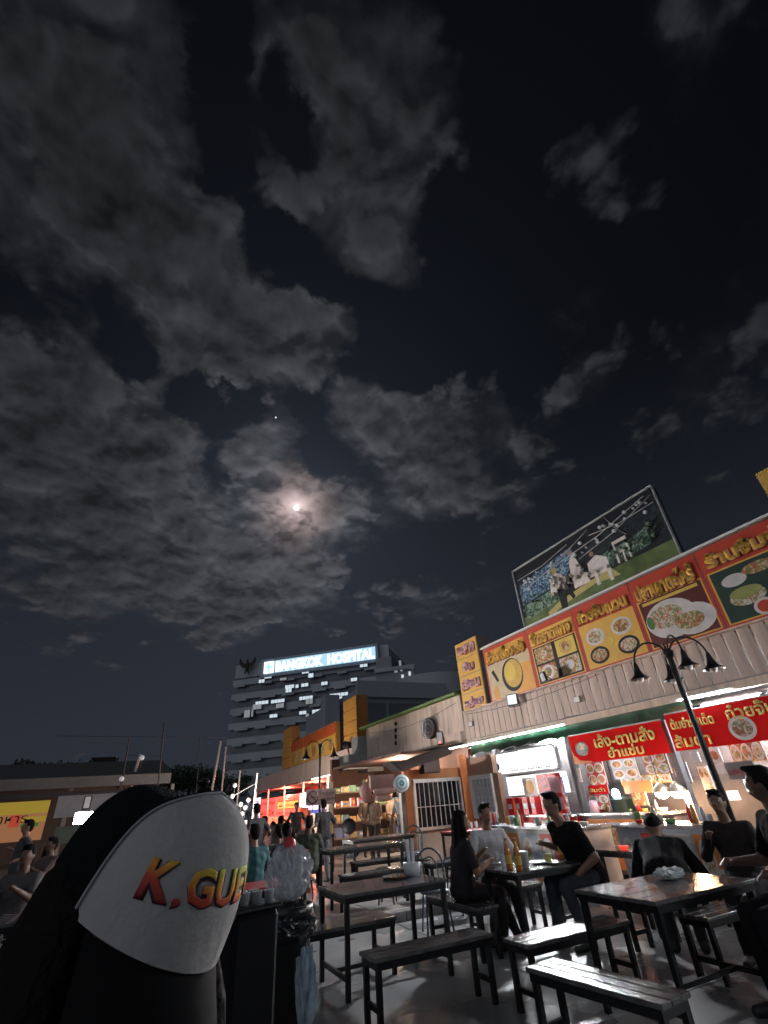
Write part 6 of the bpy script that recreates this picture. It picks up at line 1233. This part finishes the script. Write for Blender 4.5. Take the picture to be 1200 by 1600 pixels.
# long hair: a dense fall of strands around back and sides
random.seed(5); hm_ = MB(); LFT = -SGN
for s in (-1, 1):
    for k in range(7):
        a = math.radians(78 + k * 15) * s; st = L(.083 * math.sin(a), .09 * math.cos(a), .01); big = 1.0
        p1 = st + Vector((0, 0, -.07)) + (st - hc) * .22 * big; p2 = p1 + Vector((0, 0, -.12)) + (st - hc) * .16 * big; p3 = p2 + Vector((0, .01, -.13))
        caps(hm_, st, p1, .020, .027); caps(hm_, p1, p2, .027, .028); caps(hm_, p2, p3, .028, .016)
hm_.ell(L(0, -.03, .0), (.084, .085, .095), HRm)
hme = remesh(hm_, .008, 1); hme.materials.clear(); hme.materials.append(mt_hair); ho = bpy.data.objects.new('hair', hme); hme.name = 'hair'; COL.objects.link(ho); ho.parent = cp
sd = MB()
for _ in range(420):
    s = random.choice((-1, 1)); a = math.radians(random.uniform(70, 180)) * s; st = L(.087 * math.sin(a), .094 * math.cos(a), .012); w = random.uniform(.15, .62); q1 = st + Vector((0, 0, -.09)) + (st - hc) * w * .5 + Vector((random.gauss(0, .004),) * 3); q2 = q1 + Vector((0, 0, -.10)) + (st - hc) * w * .35 + Vector((random.gauss(0, .006), random.gauss(0, .006), 0)); q3 = q2 + Vector((random.gauss(0, .012), random.gauss(0, .01), -random.uniform(.05, .14)))
    sd.tube(st, q1, .0016, n=4, cap=False); sd.tube(q1, q2, .0015, n=4, cap=False); sd.tube(q2, q3, .0014, .0004, 4, False)
tag(sd.build('hair_strands', mt_hair, cp), kind='stuff')

# ================================================================== clutter on the counters
CLN = 'bottles and jars on the stall counters'
for i in range(34):
    if i < 14: x, y, z = 6.52 + random.random() * .3, 8.75 - i * .165, .951
    elif i < 24: x, y, z = 7.05 + random.random() * .3, 6.1 - (i - 14) * .145, .951
    else: x, y, z = 8.4 + random.random() * .2, 8.1 - (i - 24) * .18, 1.021
    k = random.randrange(4); s = random.uniform(.8, 1.15)
    pf = [[(0, 0), (.03, 0), (.032, .12), (.012, .17), (.012, .21), (0, .21)], [(0, 0), (.045, 0), (.05, .1), (.045, .12), (0, .12)], [(0, 0), (.05, 0), (.075, .05), (.07, .05), (0, .02)], [(0, 0), (.028, 0), (.028, .15), (.018, .16), (.018, .19), (0, .19)]][k]
    col = [(.5, .03, .03), (.5, .5, .48), (.45, .25, .06), (.08, .2, .08), (.3, .35, .4)][(i * 7) % 5]
    lathe_thing(['sauce_bottle', 'jar', 'bowl', 'bottle'][k], (['slim bottle', 'squat jar', 'open bowl', 'straight bottle'][k] + ', ' + ['red', 'off-white', 'amber', 'dark green', 'blue-grey'][(i * 7) % 5] + ' on ' + ('the beer drinkers\' counter' if i < 14 else 'the pale poster counter' if i < 24 else 'the heat lamp counter') + ', number %d from the left' % ((i if i < 14 else i - 14 if i < 24 else i - 24) + 1)), 'container', (x, y, z), [(a * s, b * s) for a, b in pf], M('clutter_%d' % ((i * 7) % 5), col, .3), CLN, 10)
# ================================================================== cables and boxes on the fascia
for i, (ya, yb, z, sag, lab) in enumerate(((11.6, 6.8, 3.38, .10, 'thin black cable sagging across the left part of the corrugated fascia'), (18.2, 12.0, 3.75, .2, 'cable drooping across the beige wing'))):
    m = MB(); m.path([(XB - .03, ya + (yb - ya) * k / 24, z - sag * 4 * (k / 24) * (1 - k / 24) + .004 * math.sin(k * 1.7)) for k in range(25)], .006, 5); tag(m.build('cable', mt_black), lab, 'cable', 'cables on the fascia')
for i, (y, z, lab) in enumerate(((11.35, 3.1, 'small grey junction box at the left end of the corrugated fascia'), (7.5, 3.02, 'small grey junction box in the middle of the corrugated fascia'))):
    t = thing('junction_box', lab, 'box', (XB - .05, y, z)); m = MB(); m.box((-.035, -.08, -.06), (.03, .08, .06)); m.build('box', mt_grey, t, .006); m = MB(); m.box((-.04, -.07, -.05), (-.0355, .07, .05)); m.build('lid', mt_white, t)
# ================================================================== moon and planet
mn = MB(); mn.ell(tuple(MOON * 3000), (17, 17, 17), n=32, m=20); tag(mn.build('moon', glow('moon_disc', (1, .97, .95), 3.0)), 'full moon glowing through broken cloud', 'moon')
pl = Vector(tuple(ray(431, 652))).normalized(); mn = MB(); mn.ell(tuple(pl * 3000), (5.0, 5.0, 5.0), n=12, m=8); tag(mn.build('planet', glow('planet_dot', (1, 1, 1), 1.0)), 'tiny bright planet above the moon', 'planet')
for nm in ('banner_red', 'cloth_0.01_0.01_0.01', 'cloth_0.04_0.03_0.03', 'cloth_0.03_0.03_0.03', 'brim_black', 'shirt_black', 'cap_mesh', 'matt_black', 'black_hair', 'trousers_black', 'cloth_0.00_0.00_0.01'):
    if nm in MATS: MATS[nm].node_tree.nodes['Principled BSDF'].inputs['Specular IOR Level'].default_value = .12
# ------------------------------------------------------------------ put every thing's empty at its own base
bpy.context.view_layer.update()
for o in list(S.objects):
    if o.type == 'EMPTY' and o.parent is None and o.location.length < 1e-6 and o.children:
        pts = []
        for c in o.children_recursive:
            if c.type == 'MESH': pts += [c.matrix_world @ Vector(b) for b in c.bound_box]
        if not pts: continue
        base = Vector(((min(p.x for p in pts) + max(p.x for p in pts)) / 2, (min(p.y for p in pts) + max(p.y for p in pts)) / 2, min(p.z for p in pts)))
        o.location = base
        for c in o.children: c.location = c.location - base
